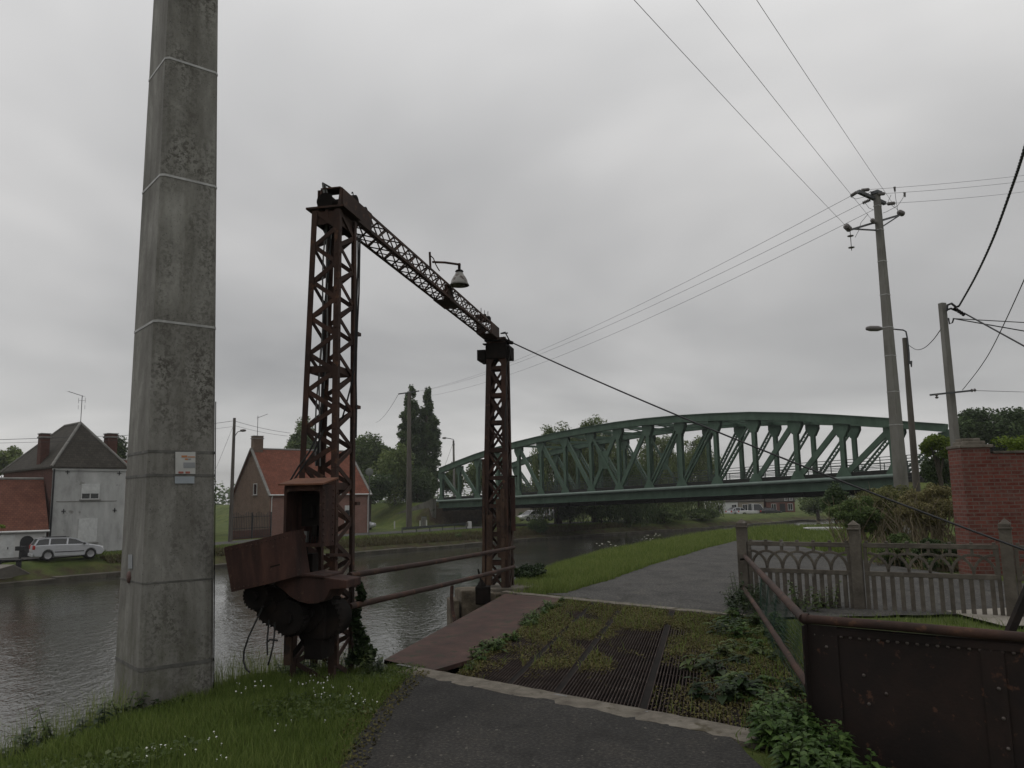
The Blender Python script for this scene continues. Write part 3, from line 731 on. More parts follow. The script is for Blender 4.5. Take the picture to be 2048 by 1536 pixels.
# plain red plate along the canal side
PLATE = M('red oxide plate', [(.022, .014, .011), (.050, .025, .019), (.080, .042, .032)], 2.6, .85, .4, 45, .006, spots=(7, .60, (.030, .026, .015)))
g = MB(); N = 20
lft = [W(768, 1322, z=0).lerp(W(1010, 1189, z=0), i / N) for i in range(N + 1)]
rgt = [deck(.02 + .40 * min(1, i / 4 + .2), i / N) for i in range(N + 1)]
vs_ = [p + ez * .012 for p in lft] + [p + ez * .012 for p in rgt] + [p - ez * .03 for p in lft] + [p - ez * .03 for p in rgt]; K = N + 1
fs_ = [(i, i + 1, K + i + 1, K + i) for i in range(N)] + [(2 * K + i, 3 * K + i, 3 * K + i + 1, 2 * K + i + 1) for i in range(N)] + [(i, 2 * K + i, 2 * K + i + 1, i + 1) for i in range(N)] + [(K + i, K + i + 1, 3 * K + i + 1, 3 * K + i) for i in range(N)]
g.add(vs_, fs_)
tag(g.build('steel_plate', PLATE), 'dull red steel plate along the canal edge of the deck', 'plate')
g = MB(); g.bar(lft[0] + ez * -.5 + nacross * .05, lft[-1] - ez * .5 + nacross * .05, .03, .95, ez)
tag(g.build('side_girder', RUSTD), 'dark steel girder under the red plate facing the water', 'girder')

# =================================================================== concrete pole in front on the left
CPOLE = None
def concrete_pole_mat():
    m, nt, p = nodes('mottled pole concrete'); co = coord(nt)
    base = ramp(nt, noise(nt, mapping(nt, co, (1, 1, .45)), 1.7, 9, .72, .3), [(.32, (.115, .11, .098)), (.5, (.195, .19, .173)), (.68, (.32, .315, .29))])
    lich = ramp(nt, noise(nt, co, 26, 8, .75), [(.47, (0, 0, 0)), (.55, (1, 1, 1))])
    zone = ramp(nt, noise(nt, mapping(nt, co, (1, 1, .5)), 2.3, 5, .6), [(.40, (0, 0, 0)), (.62, (1, 1, 1))])
    gN = nt.nodes.new('ShaderNodeNewGeometry').outputs['Normal']; dp = nt.nodes.new('ShaderNodeVectorMath'); dp.operation = 'DOT_PRODUCT'; dp.inputs[1].default_value = (math.sin(math.radians(40)), -math.cos(math.radians(40)), 0); L(nt, gN, dp.inputs[0])
    front_fac = ramp(nt, dp.outputs['Value'], [(.35, (.22, .22, .22)), (.9, (1, 1, 1))])  # mottling full on the front face, weaker on the other faces
    zone = mix(nt, 1, zone, front_fac, 'MULTIPLY')
    strk = ramp(nt, noise(nt, mapping(nt, co, (7, 7, .16)), 1.4, 6, .65), [(.34, (.80, .79, .77)), (.52, (1, 1, 1)), (.7, (1.07, 1.07, 1.07))])
    base = mix(nt, 1, base, strk, 'MULTIPLY')
    k = mix(nt, 1, lich, zone, 'MULTIPLY')
    c = mix(nt, k, base, (.078, .073, .064))
    pit = ramp(nt, noise(nt, co, 75, 3, .6), [(.30, (.3, .3, .3)), (.37, (1, 1, 1))])
    c = mix(nt, 1, c, pit, 'MULTIPLY')
    zp = nt.nodes.new('ShaderNodeSeparateXYZ'); L(nt, co, zp.inputs[0])
    lo = ramp(nt, zp.outputs[2], [(.25, (1, 1, 1)), (1., (0, 0, 0))]); lo = mix(nt, 1, lo, ramp(nt, noise(nt, co, 3.5, 7, .7), [(.42, (0, 0, 0)), (.62, (.7, .7, .7))]), 'MULTIPLY')
    c = mix(nt, lo, c, (.075, .078, .045))
    L(nt, c, p.inputs['Base Color']); p.inputs['Roughness'].default_value = .92; p.inputs['Specular IOR Level'].default_value = .2
    bump(nt, p, noise(nt, co, 60, 6, .7), .45, .006)
    return m
CP = concrete_pole_mat()
STEELB = M('zinc band', [(.20, .20, .195), (.32, .32, .31), (.42, .42, .41)], 8, .5, .1, 40, metallic=.3)
pb = W(275, 1432, z=-.12)
pole = thing('concrete_pole', 'big mottled concrete utility pole in the left foreground with steel bands and white plates', 'pole', pb)
YP = pb.y; ZB, ZTP = -.4, 13.2
# a box section with chamfered corners: front corner direction measured from the photograph
pr = (W(432, 1395, z=-.12) - pb); ang = math.radians(40)
fx = V((math.cos(ang), math.sin(ang), 0)); fy = V((-fx.y, fx.x, 0))
def psec(z):
    """half-size of the section and its centre line"""
    t = (z + .1) / 13.3
    wx = .645 * (1 - t) + .33 * t; wy = .80 * (1 - t) + .36 * t
    wx, wy = {'a': (wx, wy)}['a']
    return wx, wy
cen = V((pb.x, pb.y, 0)) + fx * .32 + fy * .40
def pring(z, grow=0., ch=.035):
    wx, wy = psec(z); a, b = wx / 2 + grow, wy / 2 + grow; c = ch
    cz = cen + V((.92, .39, 0)) * (-.010 * (z + .1))
    return [cz + fx * x + fy * y + ez * z for x, y in ((-a + c, -b), (a - c, -b), (a, -b + c), (a, b - c), (a - c, b), (-a + c, b), (-a, b - c), (-a, -b + c))]
g = MB(); zs = np.linspace(ZB, ZTP, 14); rings = [pring(z) for z in zs]
vs_ = sum(rings, []); g.add(vs_, [(i * 8 + j, i * 8 + (j + 1) % 8, (i + 1) * 8 + (j + 1) % 8, (i + 1) * 8 + j) for i in range(13) for j in range(8)] + [tuple(range(13 * 8, 14 * 8))])
g.build('shaft', CP, pole)
def band(z, h, mat, nm='band', gr=.004, tilt=(0, 0)):
    g = MB()
    def rr(zz, gg): return [p + ez * (tilt[0] * (p - cen).dot(fx) + tilt[1] * (p - cen).dot(fy)) for p in pring(zz, gg)]
    ri = [rr(z - h / 2, -.002), rr(z - h / 2, gr), rr(z + h / 2, gr), rr(z + h / 2, -.002)]
    g.add(sum(ri, []), [(i * 8 + j, i * 8 + (j + 1) % 8, (i + 1) * 8 + (j + 1) % 8, (i + 1) * 8 + j) for i in range(3) for j in range(8)])
    g.build(nm, mat, pole)
DARKB = M('dull band', [(.05, .048, .044), (.10, .098, .09), (.16, .155, .145)], 8, .7, .1, 40)
def zat(v): return W(330, v, Y=YP + .05).z
for v in (108, 345, 640): band(zat(v), .022, STEELB)
for v, hh in ((902, .024), (950, .024), (1166, .014), (1338, .03)): band(zat(v), hh, DARKB)
# plates on the front face
def onpole(u, v):
    """point on the front face of the pole"""
    d = RT * ((u - 1024) / F_PX) - UP * ((v - 768) / F_PX) + fw
    q = cen
    for _ in range(4):
        wx, wy = psec((q.z if _ else 1.5)); pl = cen + V((.92, .39, 0)) * (-.010 * ((q.z if _ else 1.5) + .1)) - fy * (wy / 2)
        t = (pl - CAM).dot(fy) / d.dot(fy); q = CAM + d * t
    return q
def pplate(u0, v0, u1, v1, nm, mat, out=.012, t=.004, par=None):
    a, b, c, d = onpole(u0, v1), onpole(u1, v1), onpole(u1, v0), onpole(u0, v0)
    g = MB(); g.prism([p - fy * out for p in (a, b, c, d)], fy * t); return g.build(nm, mat, par or pole)
WHT = plain('white sign enamel', (.40, .40, .385), .6); BLU = plain('pale blue grey plate', (.27, .30, .325), .6)
pl = pplate(350, 904, 390, 948, 'notice_plate', WHT)
ORG = plain('orange print', (.36, .15, .06), .6); REDP = plain('red print', (.28, .09, .07), .6); GRYP = plain('grey print', (.22, .23, .24), .6)
pplate(362, 911, 373.5, 915, 'printed_line', ORG, .0145, .002, pl); pplate(374.5, 913, 389, 915, 'printed_line', ORG, .0145, .002, pl); pplate(369, 917, 375, 920, 'printed_line', ORG, .0145, .002, pl); pplate(375.6, 917, 381, 920, 'printed_line', GRYP, .0145, .002, pl)
pplate(366, 925, 389, 936, 'printed_block', GRYP, .0145, .002, pl)
for u0_, u1_ in ((356, 366), (370, 379)): pplate(u0_, 943, u1_, 947, 'printed_line', REDP, .0145, .002, pl)
pplate(349, 953, 388, 967, 'blank_plate', BLU)
# number plate, round mark and conduit
def onleft(u, v):
    d = RT * ((u - 1024) / F_PX) - UP * ((v - 768) / F_PX) + fw; q = cen
    for _ in range(4):
        wx, wy = psec((q.z if _ else .6)); pl_ = cen + V((.92, .39, 0)) * (-.010 * ((q.z if _ else .6) + .1)) - fx * (wx / 2)
        t = (pl_ - CAM).dot(fx) / d.dot(fx); q = CAM + d * t
    return q
g = MB(); g.prism([p - fx * .008 for p in (onleft(258, 1137), onleft(266, 1137), onleft(266, 1109), onleft(258, 1109))], fx * .004); g.build('number_plate', GRYP, pole)
c = onleft(259, 1154); g = MB(); g.lathe(c - fx * .002, [(.001, .012), (.05, .012), (.055, 0)], 20, -fx); g.build('round_mark', M('faded maroon', [(.07, .035, .03), (.12, .075, .065)], 9, .7, .1), pole)
g = MB()
for z0, z1 in ((-.2, 2.6),):
    a, b = pring(z0, .006)[2], pring(z1, .006)[2]; g.tube([a, a.lerp(b, .5), b], .005, 6)
g.build('conduit', RUSTD, pole)

# =================================================================== right parapet: pipe rails and riveted plate
pc_ = W(1612, 1238, Y=6.05); pe = pc_ + KD * 3.4; 
par = thing('riveted_parapet', 'dark rusty riveted steel parapet with a pipe handrail at the right of the deck', 'parapet', V((pc_.x, pc_.y, 0)))
g = MB(); g.tube([W(1490, 1113, Y=12.5), pc_ - KD * .02 + ez * .0], .034, 12); pipe2 = [pc_ + ez * 0, W(1800, 1253, Y=5.6), W(2048, 1275, Y=5.18), W(2048, 1275, Y=5.18) + (W(2048, 1275, Y=5.18) - pc_) * .6]
g.build('side_rail', RUST, par)
g = MB(); g.tube(pipe2, .034, 12); g.lathe(pc_, [(.04, -.02), (.042, .02)], 12, (pipe2[2] - pc_)); g.build('top_rail', RUST, par)
g = MB(); g.tube([W(1487, 1176, Y=12.2), W(1525, 1232, Y=9.6), W(1617, 1372, Y=6.05)], .03, 10); g.build('lower_rail', RUST, par)
g = MB(); g.bar(W(1480, 1119, Y=12.4), W(1496, 1117, Y=12.4), .03, .03, ez); g.bar(W(1480, 1172, Y=12.2), W(1496, 1176, Y=12.2), .03, .03, ez); g.build('rail_clip', RUSTD, par)
kd2 = (pipe2[2] - pc_); kd2.z = 0; kd2.normalize(); nf = V((kd2.y, -kd2.x, 0))
PLD = M('dark rusted plate', [(.0075, .0058, .0052), (.015, .0095, .008), (.026, .0145, .011)], 1.8, .8, .5, 40, .005, spots=(11, .66, (.075, .035, .022)))
top0, top1 = pc_, pipe2[3]
def pp(a, zf, o=0): return V((pc_.x, pc_.y, 0)) + kd2 * a + nf * o + ez * (zf * (pc_.z - .035) + (1 - zf) * -.35)
LN = (top1 - pc_).length
g = MB(); g.prism([pp(0, 0), pp(LN, 0), pp(LN, 1), pp(0, 1)], nf * -.008); sheet_ = g.build('plate', PLD, par)
g = MB(); g.angle(pp(.0, 0, .002), pp(.0, 1, .002), .10, .010, kd2, nf); g.bar(pp(.16, 0, .008), pp(.16, 1, .008), .12, .010, nf); g.bar(pp(0, .965, .008), pp(LN, .965, .008), .045, .010, nf); g.bar(pp(1.18, 0, .008), pp(1.18, .94, .008), .13, .010, nf); g.build('stiffener', PLD, par)
g = MB()
def rivet(p): g.lathe(p, [(.0125, 0), (.011, .006), (.006, .010), (.001, .0115)], 8, nf)
for i in range(int(LN / .062)): rivet(pp(.06 + i * .062, .935, .002))
for a, z_ in ((.38, .70), (.40, .52), (1.20, .72), (1.21, .55), (1.22, .38), (.14, .86), (.52, .60), (1.9, .7), (1.92, .5)): rivet(pp(a, z_, .014 if a < .2 or 1.1 < a < 1.3 else .002))
g.build('rivet', M('pale worn rivet', [(.05, .038, .033), (.11, .095, .085)], 20, .6, .1), par)['kind'] = 'stuff'
g = MB(); g.bar(W(2018, 1268, Y=5.5), W(2062, 1165, Y=5.7), .05, .04, V((0, 1, 0))); g.build('prop', RUSTD, par)

# =================================================================== precast concrete fence
FCON = M('old precast concrete', [(.050, .043, .035), (.095, .083, .068), (.145, .13, .107)], 3.5, .95, .7, 30, .01, spots=(5, .68, (.17, .16, .145)))
fence = thing('concrete_fence', 'old grey precast concrete fence with pointed arches above upright slats', 'fence', W(1722, 1240, Y=11.7))
posts = [W(1490, 1190, Y=12.6), W(1724, 1240, Y=11.7), W(2032, 1292, Y=10.75)]
p3 = posts[2] + (posts[2] - posts[1]) * 1.0; posts.append(p3)
zt_ = (W(1487, 1052, Y=12.6).z + W(1722, 1056, Y=11.7).z) / 2 + .05
for i, p in enumerate(posts):
    g = MB(); b = V((p.x, p.y, -.45)); t_ = V((p.x + (.012, -.02, .018, 0)[i], p.y, zt_ + (.01, -.012, .008, 0)[i])); d = (posts[1] - posts[0]); d.z = 0; d.normalize(); nn = V((-d.y, d.x, 0))
    g.box((b + t_) / 2, (.145, .13, (t_ - b).z), d, nn)
    c = t_ + ez * .0
    g.box(c - ez * .06, (.17, .155, .03), d, nn)
    g.add([c + d * x * .0725 + nn * y * .065 for x, y in ((-1, -1), (1, -1), (1, 1), (-1, 1))] + [c + ez * .07], [(0, 1, 4), (1, 2, 4), (2, 3, 4), (3, 0, 4)])
    g.build('post', FCON, fence, bevel=.008)
ZTOP, ZMID, ZLOW, ZBOT = .93, .50, -.06, -.12
def panel(a, b, broken=False):
    d = b - a; d.z = 0; Ln = d.length; d.normalize(); nn = V((-d.y, d.x, 0)); g = MB()
    A = V((a.x, a.y, 0)) + d * .085; Ln -= .17
    P = lambda s, z: A + d * s + ez * z
    zr = 1.0
    def bx(s0, s1, z0, z1, t=.05): g.box(P((s0 + s1) / 2, (z0 + z1) / 2), (s1 - s0, t, z1 - z0), d, nn)
    bx(0, Ln, ZTOP - .065, ZTOP, .06); bx(0, Ln, ZMID - .03, ZMID + .035, .058); bx(0, Ln, ZLOW - .10, ZLOW, .06)
    bx(0, .05, ZLOW, ZTOP - .065); bx(Ln - .05, Ln, ZLOW, ZTOP - .065)
    n = 6; st = (Ln - .1) / n
    # interlaced pointed arches: every arc spans two bays
    for k in range(-1, n + 1):
        for sgn in (1, -1):
            x0 = .05 + (k if sgn > 0 else k + 1) * st
            pts = []
            for i in range(8):
                t = i / 7 * math.radians(88); r = st
                pts.append((x0 + sgn * r * (1 - math.cos(t)) * 1.0, ZMID + .035 + .255 * math.sin(t)))
            pts = [q for q in pts if .0 <= q[0] <= Ln]
            for q0, q1 in zip(pts, pts[1:]):
                if min(q0[0], q1[0]) < .02 or max(q0[0], q1[0]) > Ln - .02: continue
                g.bar(P(*q0), P(*q1), .036, .046, nn)
    for k in range(n + 1):
        s_ = .05 + k * st
        if 0 < k < n + 1: bx(max(0, s_ - .02), min(Ln, s_ + .02), ZTOP - .16, ZTOP - .06, .044)
        bx(max(0, s_ - .022), min(Ln, s_ + .022), ZTOP, ZTOP + .028, .05)
    ns = 13
    for k in range(ns):
        s_ = .05 + (Ln - .1) * (k + .5) / ns
        zt2 = ZMID - .03; zb2 = ZLOW
        bx(s_ - .028, s_ + .028, zb2, zt2, .04)
    g.build('panel', FCON, fence, bevel=.006)
    h = MB(); q = lambda s, z: A + d * s + ez * z
    h.box(q(Ln / 2, -.29), (Ln + .02, .05, .24), d, nn); h.build('base_slab', FCON, fence, bevel=.01)
for a, b in zip(posts, posts[1:]): panel(a, b)

# =================================================================== brick wall with pier
BRK = brick_mat('red brick', (.115, .028, .020), (.185, .053, .038), (.145, .112, .095), .23, .075, .010, (.60, .54, .52))
bwl = thing('brick_wall', 'red brick garden wall ending in a pier with a stone cap', 'wall', (9.2, 16.3, 0))
wdir = V((.995, -.10, 0)).normalized(); wn = V((-wdir.y, wdir.x, 0))
pL = W(1902, 1142, z=0); pL.y = 16.4; pL = W(1931, 1000, Y=16.2); pL.z = 0
g = MB(); g.box(pL + wdir * .28 + wn * .3 + ez * 1.05, (.56, .60, 2.9), wdir, wn); g.build('pier', BRK, bwl)
g = MB(); g.box(pL + wdir * .30 + wn * .3 + ez * 2.53, (.64, .68, .06), wdir, wn); g.box(pL + wdir * .30 + wn * .3 + ez * 2.60, (.44, .46, .08), wdir, wn); g.box(pL + wdir * .27 + wn * .27 + ez * 2.67, (.34, .34, .06), wdir, wn); g.build('cap_stone', CONC, bwl, bevel=.012)
g = MB(); g.box(pL + wdir * 6.55 + wn * .20 + ez * 1.0, (12, .34, 2.76), wdir, wn); g.build('wall', BRK, bwl)
g = MB(); g.box(pL + wdir * 6.62 + wn * .20 + ez * 2.40, (12, .40, .05), wdir, wn); g.build('coping', FCON, bwl, bevel=.01)
# =================================================================== green truss bridge
GRN = M('weathered green paint', [(.036, .064, .044), (.054, .094, .064), (.076, .122, .088)], 1.2, .6, .15, 20, .004, stretch=(1, 1, .5), spots=(3.5, .70, (.040, .042, .030)))
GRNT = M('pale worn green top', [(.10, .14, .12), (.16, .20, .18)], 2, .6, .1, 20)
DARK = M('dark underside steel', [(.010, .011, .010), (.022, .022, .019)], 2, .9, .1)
ASPD = M('bridge road', [(.05, .05, .05), (.08, .08, .08)], 2, .9, .2)
GRN_N = GRN
bridge = thing('truss_bridge', 'long green steel truss bridge crossing the canal with a curved top chord', 'bridge', ((B0 + B1) / 2) * 1)
BL = (B1 - B0).length; NPAN = 15
BD = (B1 - B0).normalized()
ys_top = [4.0, 5.05, 5.75, 6.3, 6.68, 6.92, 7.05, 7.1, 7.05, 6.92, 6.68, 6.3, 5.78, 5.2, 4.62, 4.0]
# top chord height above the girder line, read off the photograph
hts = []
for i in range(NPAN + 1):
    t = i / NPAN
    hts.append((4.13, 4.78, 5.37, 5.81, 6.17, 6.42, 6.59, 6.7, 6.75, 6.69, 6.53, 6.27, 5.93, 5.42, 4.79, 4.10)[i] - .36)
def bpt(i, z, o=0): return B0 + (B1 - B0) * (i / NPAN) + BN * o + ez * z
for side, o in (('near', 0.), ('far', BW)):
    m = MB()
    m.bar(bpt(-.12, -.53, o), bpt(15.12, -.53, o), .03, .82, ez); m.bar(bpt(-.12, -.96, o), bpt(15.12, -.96, o), .6, .06, ez)
    gd = m.build('girder', GRN, bridge)
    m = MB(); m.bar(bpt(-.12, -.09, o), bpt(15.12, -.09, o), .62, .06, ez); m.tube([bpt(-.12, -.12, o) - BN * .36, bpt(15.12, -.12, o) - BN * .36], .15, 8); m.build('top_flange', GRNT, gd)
    m = MB()
    for i in range(NPAN):
        a, b = bpt(i, hts[i], o), bpt(i + 1, hts[i + 1], o)
        if i == 0: a = a - (b - a) * .02
        if i == NPAN - 1: b = b + (b - a) * .02
        m.bar(a - (b - a) * .004, b, .52, .62, ez); m.bar(a + ez * .34, b + ez * .34, .74, .06, ez)
    m.build('top_chord', GRN, bridge)
    for i in range(NPAN + 1):
        m = MB(); w = .52 if i in (0, NPAN) else .35
        m.bar(bpt(i, -.08, o), bpt(i, hts[i] - .1, o), w, .03, BN); m.bar(bpt(i, -.08, o) + BN * .34, bpt(i, hts[i] - .1, o) + BN * .34, w, .03, BN); m.bar(bpt(i, -.08, o) + BN * .17, bpt(i, hts[i] - .1, o) + BN * .17, .03, .32, BN)
        po = m.build('post', GRN, bridge)
        m = MB()
        q = lambda du, z: bpt(i, z, o) + BD * du - BN * .022
        zt = hts[i] - .28
        m.prism([q(-.62, zt), q(.62, zt), q(.62, zt - .45), q(.25, zt - 1.1), q(-.25, zt - 1.1), q(-.62, zt - .45)], BN * .012)
        m.prism([p + BN * .38 for p in [q(-.62, zt), q(.62, zt), q(.62, zt - .45), q(.25, zt - 1.1), q(-.25, zt - 1.1), q(-.62, zt - .45)]], BN * .012)
        gb = m.build('gusset', GRN, po)
        m = MB(); m.prism([q(-.62, -.06), q(.62, -.06), q(.62, .15), q(.28, .7), q(-.28, .7), q(-.62, .15)], BN * .012); m.build('gusset', GRN, po)
    for i in range(NPAN):
        down = i < 7
        z0, z1 = (hts[i] - .3, .15) if down else (.15, hts[i + 1] - .3)
        a, b = bpt(i, z0, o) + BN * .17, bpt(i + 1, z1, o) + BN * .17
        m = MB()
        if side == 'near' and i in (2, 3, 9, 10, 11) or side == 'far':
            d = (b - a).normalized(); k = d.cross(BN).normalized()
            m.bar(a + k * .16, b + k * .16, .12, .22, BN); m.bar(a - k * .16, b - k * .16, .12, .22, BN)
            n = 16
            for j in range(n): m.bar((a + k * .13).lerp(b + k * .13, (j + .5) / n), (a - k * .13).lerp(b - k * .13, (j + .5) / n), .10, .02, BN)
        else: m.bar(a, b, .42, .22, BN)
        dg = m.build('diagonal', GRN, bridge)
        if i == 7:
            m = MB(); c = a.lerp(b, .5); a2, b2 = bpt(i, hts[i] - .3, o) + BN * .03, bpt(i + 1, .15, o) + BN * .03
            m.bar(a2, b2, .28, .06, BN); m.prism([c + BD * x - BN * .1 + ez * z for x, z in ((-.45, -.9), (.45, -.9), (.55, 0), (.45, .9), (-.45, .9), (-.55, 0))], BN * .02); m.build('cross_brace', GRN, dg)
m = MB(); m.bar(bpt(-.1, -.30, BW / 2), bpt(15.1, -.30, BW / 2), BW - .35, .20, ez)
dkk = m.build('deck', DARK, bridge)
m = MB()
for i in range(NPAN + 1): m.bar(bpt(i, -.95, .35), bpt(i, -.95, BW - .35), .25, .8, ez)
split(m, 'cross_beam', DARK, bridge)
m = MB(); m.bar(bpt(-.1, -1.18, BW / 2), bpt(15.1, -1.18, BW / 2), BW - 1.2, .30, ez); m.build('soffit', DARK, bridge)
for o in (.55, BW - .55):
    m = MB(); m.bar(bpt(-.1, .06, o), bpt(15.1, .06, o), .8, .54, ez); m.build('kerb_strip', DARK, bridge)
m = MB(); m.bar(bpt(-.1, -.185, BW / 2), bpt(15.1, -.185, BW / 2), BW - 2.2, .02, ez); m.build('road_surface', ASPD, bridge)
# overhead bracing in the middle panels
for i in range(4, 13):
    m = MB(); a, b = bpt(i, hts[i] - .12, .1), bpt(i, hts[i] - .12, BW - .1)
    m.bar(a, b, .22, .26, ez)
    m.build('overhead_strut', GRN, bridge)
for i in range(4, 12):
    m = MB()
    for s_ in (0, 1):
        a = bpt(i, hts[i] - .02, .2 if s_ == 0 else BW - .2); b = bpt(i + 1, hts[i + 1] - .02, BW - .2 if s_ == 0 else .2)
        m.bar(a + BD * .09, b + BD * .09, .05, .05, ez); m.bar(a - BD * .09, b - BD * .09, .05, .05, ez)
        for j in range(18): m.bar((a + BD * .09).lerp(b + BD * .09, j / 18), (a - BD * .09).lerp(b - BD * .09, (j + 1) / 18), .03, .02, ez)
    m.build('wind_brace', GRN, bridge)
RAILM = M('grey green rail', [(.03, .04, .034), (.06, .072, .062)], 3, .6, .1)
for o in (.28, BW - .32):
    m = MB()
    for z in (.35, .6, .85, 1.1, 1.32): m.bar(bpt(-.3, z, o), bpt(16.2, z, o), .04, .05, ez)
    for i in np.arange(-.3, 16.3, .5): m.bar(bpt(i, 0, o), bpt(i, 1.34, o), .06, .05, BN)
    m.build('railing', RAILM, bridge)
# abutments
ACON = M('stained abutment concrete', [(.05, .05, .042), (.11, .105, .09), (.17, .165, .145)], .9, .95, .4, 8, .03, stretch=(1, 1, .4), spots=(2.2, .62, (.045, .05, .03)))
ab = thing('bridge_abutment', 'stained grey concrete abutment wall under the left end of the truss bridge', 'abutment', bpt(-.3, -3, 0))
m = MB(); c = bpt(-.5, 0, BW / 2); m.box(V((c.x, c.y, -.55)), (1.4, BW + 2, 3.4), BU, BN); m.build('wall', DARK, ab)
p0 = bpt(-.1, 0, -1.0); p0.z = 0; p1 = p0 - BU * 9 - BN * 3.0
m = MB(); m.prism([V((p0.x, p0.y, -2.6)), V((p1.x, p1.y, -2.6)), V((p1.x, p1.y, -1.2)), V((p0.x, p0.y, 1.75))], BN * .5)
m.build('wing_wall', ACON, ab)
ab2 = thing('bridge_abutment', 'dark concrete abutment under the right end of the truss bridge behind the scrub', 'abutment', bpt(15.3, -3, 0))
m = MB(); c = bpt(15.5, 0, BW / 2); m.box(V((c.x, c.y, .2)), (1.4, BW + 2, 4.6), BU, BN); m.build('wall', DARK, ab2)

# =================================================================== utility poles
WOOD = M('grey weathered wood', [(.045, .038, .032), (.085, .075, .064), (.12, .108, .094)], 3, .9, .4, 12, .01, stretch=(1, 1, .15))
PCON = M('pole concrete', [(.09, .085, .075), (.15, .145, .13), (.20, .195, .18)], 1.5, .9, .3, 30, .005, stretch=(1, 1, .4))
GALV = M('galvanised steel', [(.05, .052, .055), (.10, .105, .11)], 4, .5, .1, 30, metallic=.4)
PORC = plain('grey insulator', (.10, .09, .085), .3)
WIRE = plain('dark wire', (.03, .03, .032), .6, .3)

def sqpole(parent, p, z0, z1, w0, w1, d0, d1, ang, mat):
    x = V((math.cos(ang), math.sin(ang), 0)); y = V((-x.y, x.x, 0)); m = MB(); p = V((p.x, p.y, 0))
    R_ = lambda z, w, d: [p + x * a * w / 2 + y * b * d / 2 + ez * z for a, b in ((-1, -1), (1, -1), (1, 1), (-1, 1))]
    m.hexa(R_(z0, w0, d0) + R_(z1, w1, d1)); return m.build('shaft', mat, parent, bevel=.02), x, y

def insulator(parent, a, d, n=4, r=.055, ln=.45, nm='insulator'):
    m = MB(); a = V(a); d = V(d).normalized(); m.tube([a, a + d * ln], .014, 6)
    for i in range(n): c = a + d * ln * (.25 + .6 * i / max(1, n - 1)); m.lathe(c, [(.014, -.035), (r, -.012), (r * .9, .012), (.02, .03)], 12, d)
    m.build(nm, PORC, parent); return a + d * ln

YM = 30.
mp = W(1802, 965, Y=YM); mpole = thing('power_pole', 'tall tapering concrete power pole with cross arms and insulators in front of the bridge', 'pole', V((mp.x, mp.y, 0)))
zt_m = W(1752, 388, Y=YM).z
sqpole(mpole, mp, -.2, zt_m, .44, .22, .40, .20, math.radians(35), PCON)
for v in (412, 460, 523, 590, 655, 712, 784, 850):
    z = W(1770, v, Y=YM).z; t = z / zt_m; m = MB(); w = .44 + (.22 - .44) * t; dd = .40 + (.20 - .4) * t
    x = V((math.cos(math.radians(35)), math.sin(math.radians(35)), 0)); y = V((-x.y, x.x, 0))
    for s_, n_, l_ in ((-y, x, w), (y, x, w), (x, y, dd), (-x, y, dd)):
        h_ = dd / 2 if abs(s_.dot(y)) > .5 else w / 2
        c = V((mp.x, mp.y, z)) + s_ * (h_ + .004); m.bar(c - n_ * (l_ / 2 + .006), c + n_ * (l_ / 2 + .006), .03, .008, s_)
    m.build('band', STEELB, mpole)
m = MB(); m.box(V((mp.x, mp.y, zt_m + .04)), (.34, .30, .12), x, y); m.build('cap', GALV, mpole)
LA, LB = W(1716, 383, Y=YM - .4), W(1770, 407, Y=YM + .3)
m = MB(); m.bar(LA, LB, .14, .12, ez); m.build('cross_arm', GALV, mpole)
LC, LD = W(1700, 460, Y=YM - 1.0), W(1806, 428, Y=YM + 1.2)
m = MB(); cc_ = V((mp.x, mp.y, 0)); m.bar(LC, LD, .10, .08, ez); mid = LC.lerp(LD, .47); m.bar(LC.lerp(LD, .06), mid - ez * .33, .05, .05, V((0, 1, 0))); m.bar(LC.lerp(LD, .95), mid - ez * .33, .05, .05, V((0, 1, 0))); m.build('cross_arm', GALV, mpole)

def wire(name, pts, label, r=.012, sag=0., mat=None, n=24, group=None, cat='wire'):
    P = [V(p) for p in pts]
    if len(P) == 2:
        a, b = P; P = [a.lerp(b, i / n) - ez * (sag * 4 * (i / n) * (1 - i / n)) for i in range(n + 1)]
    m = MB(); m.tube(P, r, 6); return tag(m.build(name, mat or WIRE), label, cat, group)

# three wires from above the camera to the tall pole
def over(u, tgt, z): 
    q = W(u, 0, z=z); return tgt + (q - tgt) * 2.4
T1 = insulator(mpole, LC, W(1692, 452, Y=YM - 1.3) - LC, 3, .12, .45)
T2 = W(1744, 440, Y=YM - .4); insulator(mpole, W(1750, 445, Y=YM - .2), T2 - W(1750, 445, Y=YM - .2), 2, .09, .3)
T3 = insulator(mpole, LD, W(1797, 424, Y=YM + .9) - LD, 3, .12, .4)
G3 = 'wires from the tall power pole towards the camera'
wire('power_line', [T1, over(1290, T1, 10.6)], 'thin overhead wire reaching the left end of the lower cross arm', .0055, .25, group=G3)
wire('power_line', [T2, over(1410, T2, 10.9)], 'thin overhead wire reaching the shaft of the tall power pole', .0055, .25, group=G3)
wire('power_line', [T3, over(1527, T3, 11.2)], 'thin overhead wire reaching the right end of the lower cross arm', .0055, .25, group=G3)
insulator(mpole, LC - ez * .05, V((0, 0, -1)), 2, .12, .75, 'hanging_insulator')
